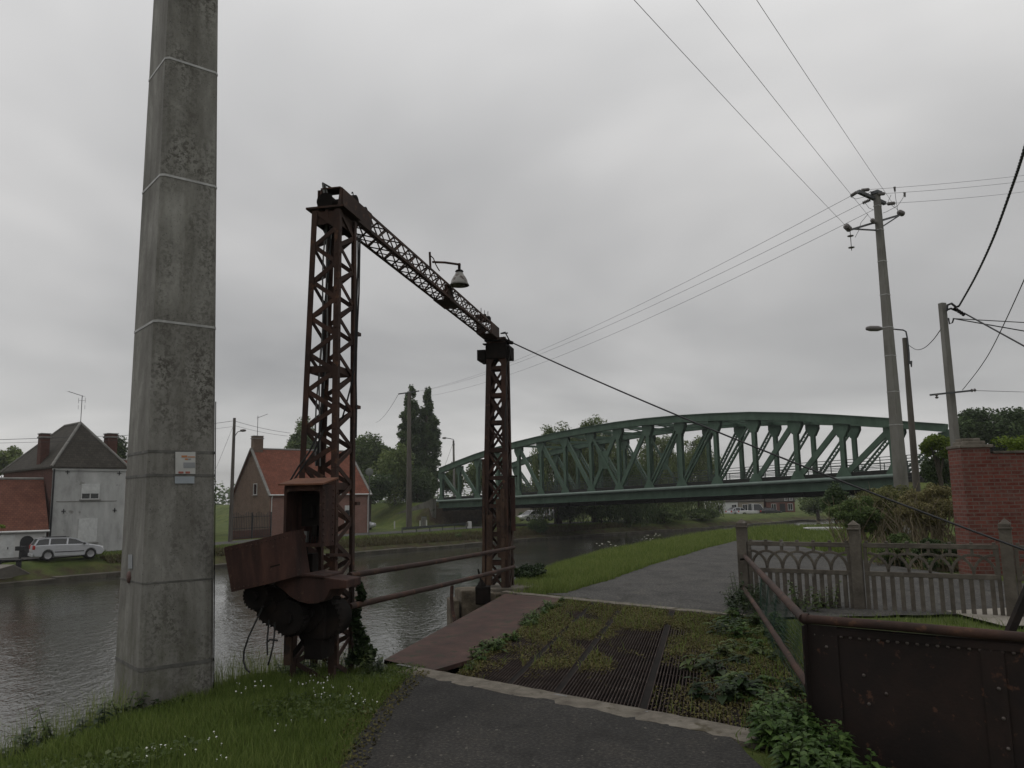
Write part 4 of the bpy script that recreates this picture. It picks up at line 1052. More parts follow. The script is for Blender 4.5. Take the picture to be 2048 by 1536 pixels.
# distant pole across the canal, in front of the poplars
YF = 96.
fp = W(818, 1046, Y=YF); fpole = thing('power_pole', 'distant grey power pole in front of the two poplars', 'pole', V((fp.x, fp.y, FARZ)))
ztf = W(818, 786, Y=YF).z; sqpole(fpole, fp, FARZ - .3, ztf, .62, .34, .6, .3, math.radians(20), WOOD)
FA, FB = W(797, 788, Y=YF - .6), W(838, 782, Y=YF + .6)
m = MB(); m.bar(FA, FB, .16, .14, ez); m.build('cross_arm', GALV, fpole)
i1 = insulator(mpole, LA, W(1700, 393, Y=YM) - LA, 5, .07, .40); i2 = insulator(mpole, W(1744, 398, Y=YM - .1), W(1726, 406, Y=YM) - W(1744, 398, Y=YM - .1), 5, .07, .40); i3 = W(1746, 420, Y=YM + .3)
GL = 'wires between the tall power pole and the distant pole'
wire('power_line', [i1, FB], 'upper of the three wires crossing behind the gantry to the distant pole', .008, 1.1, group=GL)
wire('power_line', [i2, FB + V((.1, .5, .05))], 'middle of the three wires crossing behind the gantry to the distant pole', .008, 1.1, group=GL)
wire('power_line', [i3, W(850, 793, Y=YF)], 'lowest of the three wires crossing behind the gantry to the distant pole', .008, 1.2, group=GL)
wire('power_line', [FA, W(752, 845, Y=150)], 'faint wire descending left from the distant pole beyond the poplars', .02, .6)
GR = 'wires from the tall power pole towards the right'
for (u, v, vv, lab) in ((1720, 381, 346, 'top'), (1752, 389, 358, 'middle'), (1773, 408, 379, 'bottom')):
    a = W(u, v, Y=YM - .2); tgt = W(2048, vv, Y=YM + 6); d = (tgt - a)
    e_ = insulator(mpole, a, d, 5, .07, .62)
    wire('power_line', [e_, a + d * 1.6], lab + ' wire of the three leaving the tall pole to the right', .0065, .12, group=GR)
# jumpers
for k, pts in enumerate((((1701, 394), (1712, 398), (1728, 394), (1742, 382)), ((1729, 404), (1738, 416), (1748, 420)), ((1789, 376), (1792, 400), (1796, 424)), ((1808, 388), (1806, 396), (1795, 412), (1772, 424), (1766, 426)), ((1736, 428), (1722, 445), (1717, 462), (1710, 475)), ((1782, 390), (1776, 404), (1790, 416)))):
    m = MB(); m.tube([W(u, v, Y=YM - .3 + .05 * k) for u, v in pts], .009, 5); m.build('jumper_wire', WIRE, mpole)
for (u, v) in ((1789, 377), (1809, 388)):
    m = MB(); m.frust(W(u, v - 3, Y=YM), W(u + 1, v + 6, Y=YM), .05, .03, 8); m.build('clamp', PORC, mpole)

# lamp pole behind it
YL = 36.
lpp = W(1832, 965, Y=YL); lpole = thing('street_lamp', 'slim dark pole with a curved arm street lamp behind the tall power pole', 'street lamp', V((lpp.x, lpp.y, .5)))
a, b = V((lpp.x, lpp.y, 0)), W(1809, 676, Y=YL)
m = MB(); m.frust(a, b, .17, .10, 10); m.build('shaft', WOOD, lpole)
m = MB(); m.tube([W(u, v, Y=YL - .15) for u, v in ((1819, 728), (1818, 705), (1815, 678), (1812, 663), (1806, 660), (1785, 658), (1766, 657))], .035, 7); m.build('arm', GALV, lpole)
c = W(1749, 657, Y=YL - .15); d = (W(1766, 657, Y=YL - .15) - c).normalized(); m = MB()
m.lathe(c, [(.001, -.40), (.08, -.38), (.13, -.2), (.13, .15), (.06, .38), (.001, .42)], 12, d); m.build('lamp_head', PORC, lpole)
m = MB(); m.frust(W(1822, 722, Y=YL - .2), W(1823, 734, Y=YL - .2), .06, .03, 8); m.build('bracket', GALV, lpole)

# third pole behind the brick wall
Y3 = 23.
tp = W(1910, 880, Y=Y3); tpole = thing('cable_pole', 'grey concrete pole rising behind the brick pier with thick black cables', 'pole', V((tp.x, tp.y, 0)))
zt3 = W(1887, 606, Y=Y3).z; sqpole(tpole, tp, -.2, zt3, .22, .17, .20, .16, math.radians(15), PCON)
c0, c1 = W(1860, 790, Y=Y3 - .2), W(1945, 781, Y=Y3 - .2)
m = MB(); m.bar(c0, c1, .05, .05, ez); m.build('cross_arm', GALV, tpole)
insulator(tpole, c1 + V((-.05, 0, 0)), V((1, 0, .1)), 2, .05, .14); insulator(tpole, W(1873, 788, Y=Y3 - .2), V((0, 0, -1)), 2, .05, .12)
hub = W(1918, 612, Y=Y3 - .25)
m = MB(); m.tube([W(1893, 622, Y=Y3 - .2), W(1895, 610, Y=Y3 - .2), W(1903, 607, Y=Y3 - .2), W(1912, 614, Y=Y3 - .2), hub], .035, 7); m.tube([W(1893, 620, Y=Y3 - .2), W(1902, 617, Y=Y3 - .2), W(1914, 622, Y=Y3 - .2)], .03, 7); m.tube([W(1897, 636, Y=Y3 - .2), W(1899, 648, Y=Y3 - .2), W(1905, 645, Y=Y3 - .2), W(1907, 638, Y=Y3 - .2)], .022, 6); m.build('cable_loop', RUBBER, tpole)
m = MB()
for k in range(5): m.frust(W(1908 + 4.5 * k, 616 + 3 * k, Y=Y3 - .3), W(1911 + 4.5 * k, 618 + 3 * k, Y=Y3 - .3), .06, .05, 8)
m.build('clamp', RUSTD, tpole)
# heavy twisted bundle coming over the camera's right
q = [hub, W(1950, 555, Y=20.3), W(1985, 480, Y=17.4), W(2020, 385, Y=14.6), W(2048, 300, Y=12.6), W(2085, 160, Y=10.4)]; q.append(q[-1] + (q[-1] - q[-2]) * 6 + V((0, 0, .6)))
def spline(P, n=12):
    out = []
    for i in range(len(P) - 1):
        p0_, p1_, p2_, p3_ = P[max(0, i - 1)], P[i], P[i + 1], P[min(len(P) - 1, i + 2)]
        for k in range(n):
            t = k / n; out.append(.5 * ((2 * p1_) + (p2_ - p0_) * t + (2 * p0_ - 5 * p1_ + 4 * p2_ - p3_) * t * t + (3 * p1_ - p0_ - 3 * p2_ + p3_) * t ** 3))
    return out + [P[-1]]
base = spline(q, 40); m = MB()
for s_ in range(3):
    P = []
    for i, p in enumerate(base):
        t = i * .75 + s_ * math.tau / 3; P.append(p + V((1, 0, 0)) * math.cos(t) * .015 + V((0, .5, .8)).normalized() * math.sin(t) * .015)
    m.tube(P, .014, 6)
tag(m.build('twisted_cable', RUBBER), 'thick twisted black cable sweeping up to the right edge from the concrete pole', 'cable')
wire('overhead_cable', spline([W(1925, 780, Y=Y3 - .2), W(1960, 735, Y=20.5), W(1990, 685, Y=18.2), W(2048, 560, Y=14.6), W(2090, 450, Y=12), W(2090, 450, Y=12) + (W(2090, 450, Y=12) - W(2048, 560, Y=14.6)) * 5], 10), 'thin slack cable rising from the low cross arm to the right edge', .010)
wire('overhead_cable', [W(1945, 781, Y=Y3 - .2), W(2048, 784, Y=30), W(2250, 790, Y=40)], 'faint level wire leaving the low cross arm to the right', .008)
wire('overhead_cable', [W(1906, 637, Y=Y3 - .25), W(2048, 645, Y=24), W(2200, 652, Y=25)], 'upper of two black drop cables leaving the concrete pole to the right', .014)
wire('overhead_cable', [W(1906, 637, Y=Y3 - .25), W(2048, 662, Y=22), W(2200, 690, Y=21)], 'lower of two black drop cables leaving the concrete pole to the right', .016)
wire('overhead_cable', [W(1928, 626, Y=Y3 - .3), W(2048, 692, Y=20), W(2180, 765, Y=17.4)], 'thick straight black cable slanting down right from the concrete pole', .022)
wire('overhead_cable', spline([W(1817, 690, Y=YL - .1), W(1832, 699, Y=34), W(1848, 696, Y=30), W(1866, 680, Y=26.5), W(1882, 658, Y=Y3)], 8), 'slack cable hanging between the street lamp pole and the concrete pole', .014)
# long stay from the far gantry column to the right
ga = W(1026, 686, Y=14.9); gb = W(2048, 1092, Y=9.6)
wire('stay_cable', [ga, ga + (gb - ga) * 1.12], 'long straight dark cable slanting from the gantry head down to the right across the bridge', .013, .12)
# =================================================================== houses
GLASS = plain('dark window glass', (.012, .014, .016), .08, 0, .6)
WFRM = plain('white window frame', (.50, .50, .49), .5)
ROOFT = brick_mat('orange roof tiles', (.155, .052, .031), (.215, .076, .046), (.085, .034, .022), .22, .19, .014, (.62, .56, .52), .8, .5)
ROOFD = brick_mat('dark red roof tiles', (.105, .036, .024), (.15, .050, .032), (.06, .025, .017), .22, .19, .014, (.6, .58, .55), .8, .5)
SLATE = brick_mat('mossy dark slates', (.040, .036, .030), (.062, .055, .046), (.022, .020, .017), .28, .22, .012, (.8, .8, .75), .6)
BRKD = brick_mat('old brown brick', (.105, .060, .043), (.155, .095, .068), (.15, .12, .095), .22, .07, .012, (.62, .58, .52))
BRKR = brick_mat('dark red brick', (.085, .030, .022), (.12, .042, .032), (.085, .06, .05), .22, .07, .010, (.6, .58, .55))
BRKP = brick_mat('pinkish brick', (.19, .075, .056), (.25, .105, .080), (.20, .15, .13), .22, .07, .012, (.7, .68, .65))
RENDER = M('grey white render', [(.22, .22, .21), (.36, .365, .355), (.47, .47, .46)], .8, .9, .15, 12, .01, stretch=(1, 1, .45), spots=(.9, .66, (.14, .135, .12)))
WHITEW = M('white painted wall', [(.42, .42, .41), (.55, .55, .53)], 1.2, .85, .1)
TANW = M('tan rendered wall', [(.17, .145, .11), (.25, .215, .17)], 1.2, .9, .1)
SHUT = plain('white roller shutter', (.50, .51, .50), .6)
RIDGE = M('mortar ridge', [(.12, .115, .105), (.22, .215, .20)], 3, .9, .3)
IRON = plain('black iron', (.014, .014, .015), .6)

class House:
    """rectangular house: A front-left corner, d along the front (to the right), n outward normal"""
    def __init__(s, name, label, A, d, length, depth, z0, eave, ridge, wmat, rmat, hip=None, over=.18, gmat=None, group=None):
        s.d = V(d).normalized(); s.n = V((s.d.y, -s.d.x, 0)); s.A = V((A.x, A.y, 0)); s.L, s.D = length, depth; s.z0, s.e = z0, eave
        s.root = thing(name, label, 'house', V((A.x, A.y, z0)) + s.d * length / 2 - s.n * depth / 2, group)
        P = s.P; m = MB()
        b = [P(0, 0, z0 - .5), P(length, 0, z0 - .5), P(length, depth, z0 - .5), P(0, depth, z0 - .5)]
        t = [P(0, 0, eave), P(length, 0, eave), P(length, depth, eave), P(0, depth, eave)]
        m.add(b + t, [(0, 1, 5, 4), (2, 3, 7, 6)]); sides = MB() if gmat else m
        if hip: sides.add(b + t, [(1, 2, 6, 5), (3, 0, 4, 7)])
        else:
            g0, g1 = P(0, depth / 2, ridge), P(length, depth / 2, ridge)
            sides.add(b + t + [g0, g1], [(1, 2, 6, 9, 5), (3, 0, 4, 8, 7)])
        s.wall = m.build('wall', wmat, s.root, fixn=False)
        if gmat:
            for fc in sides.f:
                k_ = MB(); k_.add([sides.v[i] for i in fc], [tuple(range(len(fc)))]); k_.build('side_wall', gmat, s.root, fixn=False)
        m = MB(); o = over; th = .12; k = (ridge - eave) / (depth / 2); hp = hip or (0, 0); r0_, r1_ = P(hp[0], depth / 2, ridge), P(length - hp[1], depth / 2, ridge)
        if hip:
            c = [P(-o, -o, eave - .05), P(length + o, -o, eave - .05), P(length + o, depth + o, eave - .05), P(-o, depth + o, eave - .05)]
            cc = [p + ez * th for p in c]; rr = [r0_ + ez * th, r1_ + ez * th]
            m.add(c + cc + rr, [(0, 1, 5, 4), (1, 2, 6, 5), (2, 3, 7, 6), (3, 0, 4, 7), (4, 5, 9, 8), (5, 6, 9), (6, 7, 8, 9), (7, 4, 8), (0, 3, 2, 1)])
        else:
            g0, g1 = P(-o, depth / 2, ridge), P(length + o, depth / 2, ridge)
            for sd in (-o, depth + o):
                e0, e1_ = P(-o, sd, eave - k * o), P(length + o, sd, eave - k * o)
                q = [e0, e1_, g1, g0]; m.prism(q, ez * th)
        s.roof = m.build('roof', rmat, s.root); s.ridge = ridge; s.hip = hip
        m = MB()
        if not hip: m.tube([P(-o, depth / 2, ridge + .10), P(length + o, depth / 2, ridge + .10)], .11, 8)
        else:
            m.tube([r0_ + ez * th, r1_ + ez * th], .10, 8)
            for p, q in ((cc[0], rr[0]), (cc[3], rr[0]), (cc[1], rr[1]), (cc[2], rr[1])): m.tube([p, q], .10, 8)
        m.build('ridge_tiles', RIDGE, s.roof)
    def P(s, a, b, z): return s.A + s.d * a - s.n * b + ez * z
    def frame_for(s, side):
        if side == 'front': return s.A, s.d, s.n
        if side == 'left': return s.P(0, s.D, 0), s.n * 1.0, -s.d
        return s.P(s.L, 0, 0), -s.n, s.d
    def window(s, side, a, z, w, h, frame=WFRM, glass=GLASS, shutter=0., nm='window', bars=1):
        o, d, n = s.frame_for(side); C = lambda x, zz, out: o + d * x + n * out + ez * zz
        m = MB(); t = .06
        m.box(C(a, z + t / 2, .02), (w, .06, t), d, n); m.box(C(a, z + h - t / 2, .02), (w, .06, t), d, n)
        for x in (a - w / 2 + t / 2, a + w / 2 - t / 2): m.box(C(x, z + h / 2, .02), (t, .06, h - 2 * t), d, n)
        for i in range(bars): m.box(C(a - w / 2 + w * (i + 1) / (bars + 1), z + h / 2, .018), (.06, .05, h - 2 * t), d, n)
        f = m.build(nm, frame, s.root)
        m = MB(); m.box(C(a, z + h / 2, .004), (w - t, .012, h - t), d, n); m.build('pane', glass, f)
        if shutter:
            m = MB(); m.box(C(a, z + h - shutter / 2, .06), (w - .03, .03, shutter), d, n)
            for i in range(int(shutter / .07)): m.box(C(a, z + h - .035 - i * .07, .078), (w - .05, .008, .055), d, n)
            m.build('shutter', SHUT, f)
        m = MB(); m.box(C(a, z - .04, .06), (w + .2, .16, .07), d, n); m.build('sill', RIDGE, f)
        return f
    def door(s, side, a, z, w, h, mat, nm='door', arch=False):
        o, d, n = s.frame_for(side); C = lambda x, zz, out: o + d * x + n * out + ez * zz
        m = MB()
        if arch:
            pts = [C(a - w / 2, z, .01), C(a + w / 2, z, .01)] + [C(a + w / 2 * math.cos(t), z + h - w / 2 + w / 2 * math.sin(t), .01) for t in np.linspace(0, math.pi, 9)]
            m.prism(pts, n * .04)
        else:
            m.box(C(a, z + h / 2, .02), (w, .05, h), d, n)
            for i in range(6): m.box(C(a, z + h * (i + .5) / 6, .05), (w - .12, .012, h / 6 - .03), d, n)
        dd = m.build(nm, mat, s.root)
        m = MB(); m.box(C(a + w * .36, z + h * .45, .07), (.05, .05, .14), d, n); m.build('handle', IRON, dd); return dd
    def chimney(s, a, b, z0, z1, w, mat, cap=RIDGE):
        m = MB(); c = s.P(a, b, (z0 + z1) / 2); m.box(c, (w, w * .8, z1 - z0), s.d, s.n); ch = m.build('chimney', mat, s.roof)
        m = MB(); m.box(s.P(a, b, z1 - .22), (w + .12, w * .8 + .12, .10), s.d, s.n); m.box(s.P(a, b, z1 + .03), (w + .1, w * .8 + .1, .07), s.d, s.n); m.build('cap', cap, ch)
    def gutter(s, z=None, mat=WFRM, pipe=(0.1,)):
        z = z or s.e - .04; m = MB(); o = .2
        m.tube([s.P(-.15, -o - .05, z), s.P(s.L + .15, -o - .05, z)], .075, 8); m.build('gutter', mat, s.root)
        for a in pipe:
            m = MB(); m.tube([s.P(a, -o - .03, z), s.P(a, -.08, z - .35), s.P(a, -.08, s.z0)], .05, 8); m.build('downpipe', mat, s.root)

# --- rendered house with hipped slate roof: its long brick side is the front of the box, the rendered gable end its right side
hA = House('rendered_house', 'tall house with a pale rendered front, red brick side wall and mossy hipped slate roof', V((-40.3, 63.4, 0)), (.74, -.67, 0), 10.9, 5.0, FARZ, 4.3, 7.65, BRKR, SLATE, hip=(5.2, 2.5), over=.15, gmat=RENDER)
hA.window('right', 2.55, 2.05, 1.25, 1.1, shutter=.68)
hA.window('right', 2.5, -1.0, 1.3, 1.7, shutter=1.64, bars=0, nm='door_window')
m = MB(); fo, fd, fn = hA.frame_for('right'); C = lambda x, z, out: fo + fd * x + fn * out + ez * z
for (x, z) in ((.95, 4.0), (4.5, 3.95)):
    k = MB(); k.bar(C(x - .14, z, .03), C(x + .14, z, .03), .05, .03, fn); k.bar(C(x, z - .16, .035), C(x, z + .2, .035), .05, .03, fn); k.build('wall_tie', IRON, hA.wall)
for (x, z) in ((.85, 1.25), (4.3, 1.25)):
    k = MB(); k.bar(C(x - .14, z, .03), C(x + .14, z, .03), .05, .03, fn); k.bar(C(x, z - .16, .035), C(x, z + .16, .035), .05, .03, fn); k.build('wall_tie', IRON, hA.wall)
k = MB(); k.box(C(2.5, 4.18, .05), (5.1, .10, .16), fd, fn); k.build('cornice', RENDER, hA.wall); k = MB(); k.box(C(2.5, -1.15, .03), (5.02, .06, 1.2), fd, fn); k.build('plinth', RENDER, hA.wall)
k = MB(); k.box(C(2.4, 1.92, .012), (4.1, .024, .05), fd, fn); k.build('string_course', RIDGE, hA.wall)
k = MB(); k.tube([C(.06, 4.2, .1), C(.06, FARZ, .1)], .06, 8); k.build('downpipe', IRON, hA.root)
hA.chimney(7.6, .35, 3.9, 6.85, .72, BRKR); hA.chimney(9.0, 4.5, 4.5, 6.95, .85, BRKR)
apex = hA.P(8.4, 2.5, 7.75)
an = thing('roof_antenna', 'thin television antenna on the peak of the rendered house', 'antenna', apex)
g = MB(); t0 = apex + ez * 2.05; g.tube([apex, t0], .025, 6); g.build('mast', IRON, an)
g = MB(); b0 = t0 + V((-1.05, 0, .35)); b1 = t0 + V((.1, 0, -.03)); g.tube([b0, b1], .018, 5)
for i in range(7): c = b0.lerp(b1, i / 6); g.tube([c - V((.05, .16, 0)), c + V((.05, .16, 0))], .010, 4)
for x in (-.25, .25): g.tube([t0 + V((x, 0, -.55)), t0 + V((x, 0, -.15))], .012, 4); g.tube([t0 + V((x, 0, -1.0)), t0 + V((x, 0, -.7))], .012, 4)
g.tube([t0 + V((-.25, 0, -.35)), t0 + V((.25, 0, -.35))], .012, 4); g.build('boom', IRON, an)

# --- low annexe with orange roof at the far left
aB = W(93, 1062, Y=54.5); dB = V((.78, .62, 0)).normalized()
ROOFB = brick_mat('brown red roof tiles', (.12, .048, .031), (.165, .066, .043), (.07, .03, .021), .22, .19, .014, (.62, .56, .52), .8, .5)
hB = House('low_house', 'low white outbuilding with a steep orange tiled roof beside the rendered house', V((aB.x, aB.y, 0)) - dB * 12, dB, 12, 7.0, FARZ, .05, 3.45, WHITEW, ROOFB, over=.12)
hB.door('front', 8.9, FARZ, 2.6, 1.55, SHUT, 'garage_door'); hB.door('front', 10.9, FARZ, .8, 1.45, IRON, 'door', arch=True); hB.gutter(z=-.02, pipe=(11.9,))
# --- brick cottage with orange roof behind the gantry
hC = House('brick_cottage', 'old brick cottage with an orange tiled roof seen behind the gantry column', V((-24.2, 80.0, 0)), (.765, .645, 0), 11.2, 9.6, FARZ, 2.35, 7.1, BRKP, ROOFT, over=.2, gmat=BRKD)
for a in (2.4, 5.6, 8.8): hC.window('front', a, -.75, 1.1, 1.9, shutter=.5 if a > 3 else 1.2, bars=1)
hC.door('front', 4.0, FARZ, 1.0, 2.5, SHUT); hC.gutter(pipe=(.15, 11.0)); hC.window('left', 5.9, 2.4, .95, 1.15, bars=0)
for a_ in (-.12, 11.32):
    for s0_, s1_ in ((-.25, 4.8), (9.85, 4.8)):
        kk = (7.1 - 2.35) / 4.8; g = MB(); g.bar(hC.P(a_, s0_, 2.35 - kk * .25 + .12), hC.P(a_, s1_, 7.1 + .12), .26, .12, hC.d.cross(hC.P(a_, s1_, 7.1) - hC.P(a_, s0_, 2.35 - kk * .25))); g.build('verge', RIDGE, hC.roof)
hC.chimney(.5, 4.8, 6.4, 8.5, 1.0, BRKD)
an2 = thing('roof_antenna', 'small television antenna above the chimney of the brick cottage', 'antenna', hC.P(.5, 4.8, 8.5))
g = MB(); c = hC.P(.5, 4.8, 8.5); g.tube([c, c + ez * 2.2], .03, 5); g.build('mast', IRON, an2); g = MB(); g.tube([c + V((-.1, 0, 1.95)), c + V((1.0, 0, 2.35))], .02, 5)
for i in range(5): q = (c + V((-.1, 0, 1.95))).lerp(c + V((1.0, 0, 2.35)), i / 4); g.tube([q - V((0, .2, 0)), q + V((0, .2, .05))], .012, 4)
g.build('boom', IRON, an2)
# --- brick house partly hidden by the concrete pole
hD = House('brick_house', 'dark brick house with red roof showing just right of the concrete pole', V((-38.5, 81.0, 0)), (.765, .645, 0), 7.4, 8.5, FARZ, 2.2, 6.2, BRKR, ROOFD, over=.2)
hD.window('front', 6.2, -1.0, 1.0, 1.9); hD.window('front', 2.4, -1.0, 1.0, 1.9)
# iron gate between the two
ga_, gb_ = W(463, 1080, Y=74.5), W(541, 1072, Y=78.6); ga_.z = gb_.z = FARZ
gt = thing('iron_gate', 'dark iron railing gate in front of the brick cottage gable', 'gate', (ga_ + gb_) / 2)
g = MB(); d = (gb_ - ga_).normalized(); n_ = V((d.y, -d.x, 0)); Lg = (gb_ - ga_).length
for i in range(int(Lg / .2)):
    p = ga_ + d * (.1 + i * .2); h = 2.3 + .15 * math.sin(i * .9); g.bar(p + ez * .1, p + ez * h, .035, .035, n_); g.lathe(p + ez * h, [(.035, 0), (.03, .03), (.001, .12)], 5)
for z in (.15, 1.0, 2.05): g.bar(ga_ + ez * z, gb_ + ez * z, .05, .05, n_)
g.build('bars', IRON, gt)
for p in (ga_, ga_.lerp(gb_, .5), gb_): g = MB(); g.box(p + ez * 1.2, (.12, .12, 2.5)); g.build('post', IRON, gt)
g = MB(); g.box((ga_ + gb_) / 2 + ez * .35 - n_ * .1, (Lg, .2, .9), d, n_); g.build('base_wall', BRKR, gt)

# --- buildings seen under the bridge
def solid(name, label, A, d, L_, D_, z0, e, r, wm, rm, **k): return House(name, label, A, d, L_, D_, z0, e, r, wm, rm, **k)
pA = W(1030, 1040, Y=127); hE = House('pale_building', 'long low pale wall building behind the parked cars under the bridge', V((pA.x, pA.y, 0)), (.97, .24, 0), 6.2, 5, FARZ, 1.2, 2.6, TANW, ROOFD)
hE.window('front', 4.9, -.6, .9, 1.0)
pA = W(1107, 1040, Y=131); hF = House('brick_shed', 'pinkish brick building end under the bridge right of the parked cars', V((pA.x, pA.y, 0)), (.97, .24, 0), 2.9, 5, FARZ, 2.6, 4.0, BRKP, ROOFD)
hF.window('front', 1.4, -.5, .8, 1.1)
YH = 148.; GH = -2.3
def hx(u): return W(u, 1030, Y=YH)
pts = [(1428, 1478, 'white_house', 'small white house among the distant houses under the bridge', WHITEW, SLATE, .3, 3.3), (1478, 1530, 'tan_house', 'tan rendered house in the middle of the distant row under the bridge', TANW, SLATE, .3, 3.6), (1534, 1592, 'red_house', 'red brick house at the right end of the distant row under the bridge', BRK, SLATE, .2, 3.5)]
for k, (u0, u1, nm, lab, wmt, rm, e, r) in enumerate(pts):
    a, b = hx(u0), hx(u1); a.z = b.z = 0; d = (b - a).normalized()
    h = House(nm, lab, a, d, (b - a).length - .1, 7, GH, e, r, wmt, rm, over=.1)
    Lh = (b - a).length
    h.window('front', Lh * .25, -1.4, .9, 1.2); h.door('front', Lh * .55, GH, 1.0, 2.1, IRON if k else SHUT); h.window('front', Lh * .82, -1.4, .9, 1.2)
    if k == 2:
        for a_ in (.68, .86): h.window('front', Lh * a_, .35, .55, .9, nm='dormer')

# =================================================================== vehicles
def paintm(name, c, r=.28):
    m, nt, p = nodes(name); p.inputs['Base Color'].default_value = (*c, 1); p.inputs['Roughness'].default_value = r; p.inputs['Coat Weight'].default_value = .6; p.inputs['Metallic'].default_value = .15
    cc = mix(nt, ramp(nt, noise(nt, coord(nt), 3, 5), [(.4, (0, 0, 0)), (.7, (.25, .25, .25))]), c, tuple(x * .55 for x in c)); L(nt, cc, p.inputs['Base Color']); return m
SILV = paintm('silver car paint', (.42, .43, .45)); WPAINT = paintm('white car paint', (.62, .62, .62)); DPAINT = paintm('dark car paint', (.03, .03, .035))
TYRE = plain('tyre rubber', (.015, .015, .015), .85); ALLOY = plain('alloy rim', (.33, .33, .34), .35, .6); TRIM = plain('black trim', (.018, .018, .019), .6)
REDL = plain('red lamp lens', (.35, .02, .015), .25); CLRL = plain('clear lamp lens', (.55, .55, .55), .15)
def car(name, label, cat, loc, yaw, paint, ln=4.5, w=1.8, h=1.52, style='estate', group=None):
    c, s = math.cos(yaw), math.sin(yaw); loc = V(loc)
    T = lambda x, y, z: loc + V((x * c - y * s, x * s + y * c, z))
    DX, DY = V((c, s, 0)), V((-s, c, 0))
    root = thing(name, label, cat, loc, group); k = ln / 4.5
    # side outline of the lower body: +x is the front
    low = [(-2.22, .42), (-2.24, .62), (-2.20, .95), (-1.0, .98), (.9, .95), (1.55, .88), (2.05, .76), (2.22, .60), (2.24, .42), (2.1, .24)]
    arch = lambda x0: [(x0 + .36 * math.cos(t), .30 + .36 * math.sin(t)) for t in np.linspace(0, math.pi, 8)]
    out = low + [(1.80, .22)] + [p for p in arch(1.38) if p[1] > .22] + [(.98, .22), (-.90, .22)] + [p for p in arch(-1.30) if p[1] > .22] + [(-1.72, .22), (-2.1, .26)]
    n = len(out); m = MB(); vs_ = []
    for y, in_ in ((-w / 2 + .05, 1.), (-w / 2, 1.), (w / 2, 1.), (w / 2 - .05, 1.)):
        pass
    secs = [(-w / 2 + .07, .985), (-w / 2, 1.), (w / 2, 1.), (w / 2 - .07, .985)]
    P = [T(x * k, -w / 2, z) for x, z in out]; m.prism(P, DY * w)
    body = m.build('body', paint, root, bevel=.05)
    if style == 'estate': top = [(-2.16, .93), (-1.92, h - .07), (-1.5, h), (.05, h - .02), (.45, h - .10), (1.25, .90)]
    elif style == 'van': top = [(-.1, .93), (-.05, h - .02), (.9, h), (1.25, h - .1), (1.85, .86)]
    else: top = [(-2.05, .93), (-1.55, h - .14), (-1.05, h), (.1, h - .02), (.45, h - .10), (1.25, .90)]
    ti = .16
    m = MB(); nn = len(top); z0 = .93
    wz = lambda z: w / 2 - .04 - ti * (z - z0) / (h - z0)
    A_ = [T(x * k, -wz(z), z) for x, z in top]; B_ = [T(x * k, wz(z), z) for x, z in top]
    m.add(A_ + B_, [tuple(range(nn))[::-1], tuple(range(nn, 2 * nn))] + [(i, i + 1, nn + i + 1, nn + i) for i in range(nn - 1)])
    cabn = m.build('cabin_glass', GLASS, root)
    # roof skin and pillars in body colour, 12 mm proud of the glass
    m = MB(); o = .014
    def strip(pts, y0, y1, th=.018):
        for (xa, za), (xb, zb) in zip(pts, pts[1:]):
            a, b = T(xa * k, 0, za + o), T(xb * k, 0, zb + o)
            q = [a + DY * y0(za), b + DY * y0(zb), b + DY * y1(zb), a + DY * y1(za)]; m.prism(q, ez * th)
    ia = [i for i, p in enumerate(top) if p[1] > h - .13]
    strip([top[i] for i in ia], lambda z: -wz(z) - .01, lambda z: wz(z) + .01)
    for sd in (-1, 1):
        for i in range(nn - 1):
            (xa, za), (xb, zb) = top[i], top[i + 1]
            a, b = T(xa * k, sd * (wz(za) + .006), za), T(xb * k, sd * (wz(zb) + .006), zb); m.bar(a, b, .085, .05, DY)
        for xp in ((-1.25, -.15, .0) if style != 'van' else (.1,)):
            if xp == .0: continue
            m.bar(T(xp * k, sd * (wz(.95) + .004), .92), T(xp * k + .05, sd * (wz(h - .05) + .004), h - .04), .09, .03, DY)
    m.build('roof', paint, root)
    if style == 'estate':
        for sd in (-1, 1): m = MB(); m.tube([T(-1.5 * k, sd * (wz(h) - .06), h + .05), T(0, sd * (wz(h) - .06), h + .045)], .02, 6); m.build('roof_rail', TRIM, root)
    for x in (1.38, -1.30):
        for sd in (-1, 1):
            cw = T(x * k, sd * (w / 2 - .10), .31); m = MB(); ax = DY * sd
            m.lathe(cw, [(.20, -.1), (.31, -.1), (.325, -.06), (.325, .07), (.30, .10), (.21, .105)], 22, ax); whl = m.build('wheel', TYRE, root)
            m = MB(); m.lathe(cw, [(.215, .10), (.19, .085), (.05, .075), (.001, .09)], 22, ax)
            for j in range(7):
                t = j * math.tau / 7; dd = DX * math.cos(t) + ez * math.sin(t); m.bar(cw + ax * .095 + dd * .04, cw + ax * .10 + dd * .20, .05, .02, ax)
            m.build('rim', ALLOY, whl)
    for sd in (-1, 1):
        m = MB(); m.box(T(2.12 * k, sd * (w / 2 - .28), .68), (.16, .36, .14), DX, DY); m.build('headlight', CLRL, root, bevel=.03)
        m = MB(); m.box(T(-2.17 * k, sd * (w / 2 - .14), .82), (.14, .30, .26), DX, DY); m.build('tail_light', REDL, root, bevel=.03)
        m = MB(); m.box(T(.92 * k, sd * (w / 2 + .08), .98), (.12, .2, .12), DX, DY); m.build('mirror', TRIM, root, bevel=.03)
        m = MB(); m.bar(T(-.9 * k, sd * (w / 2 + .004), .50), T(.95 * k, sd * (w / 2 + .004), .50), .05, .02, DY); m.build('side_trim', TRIM, root)
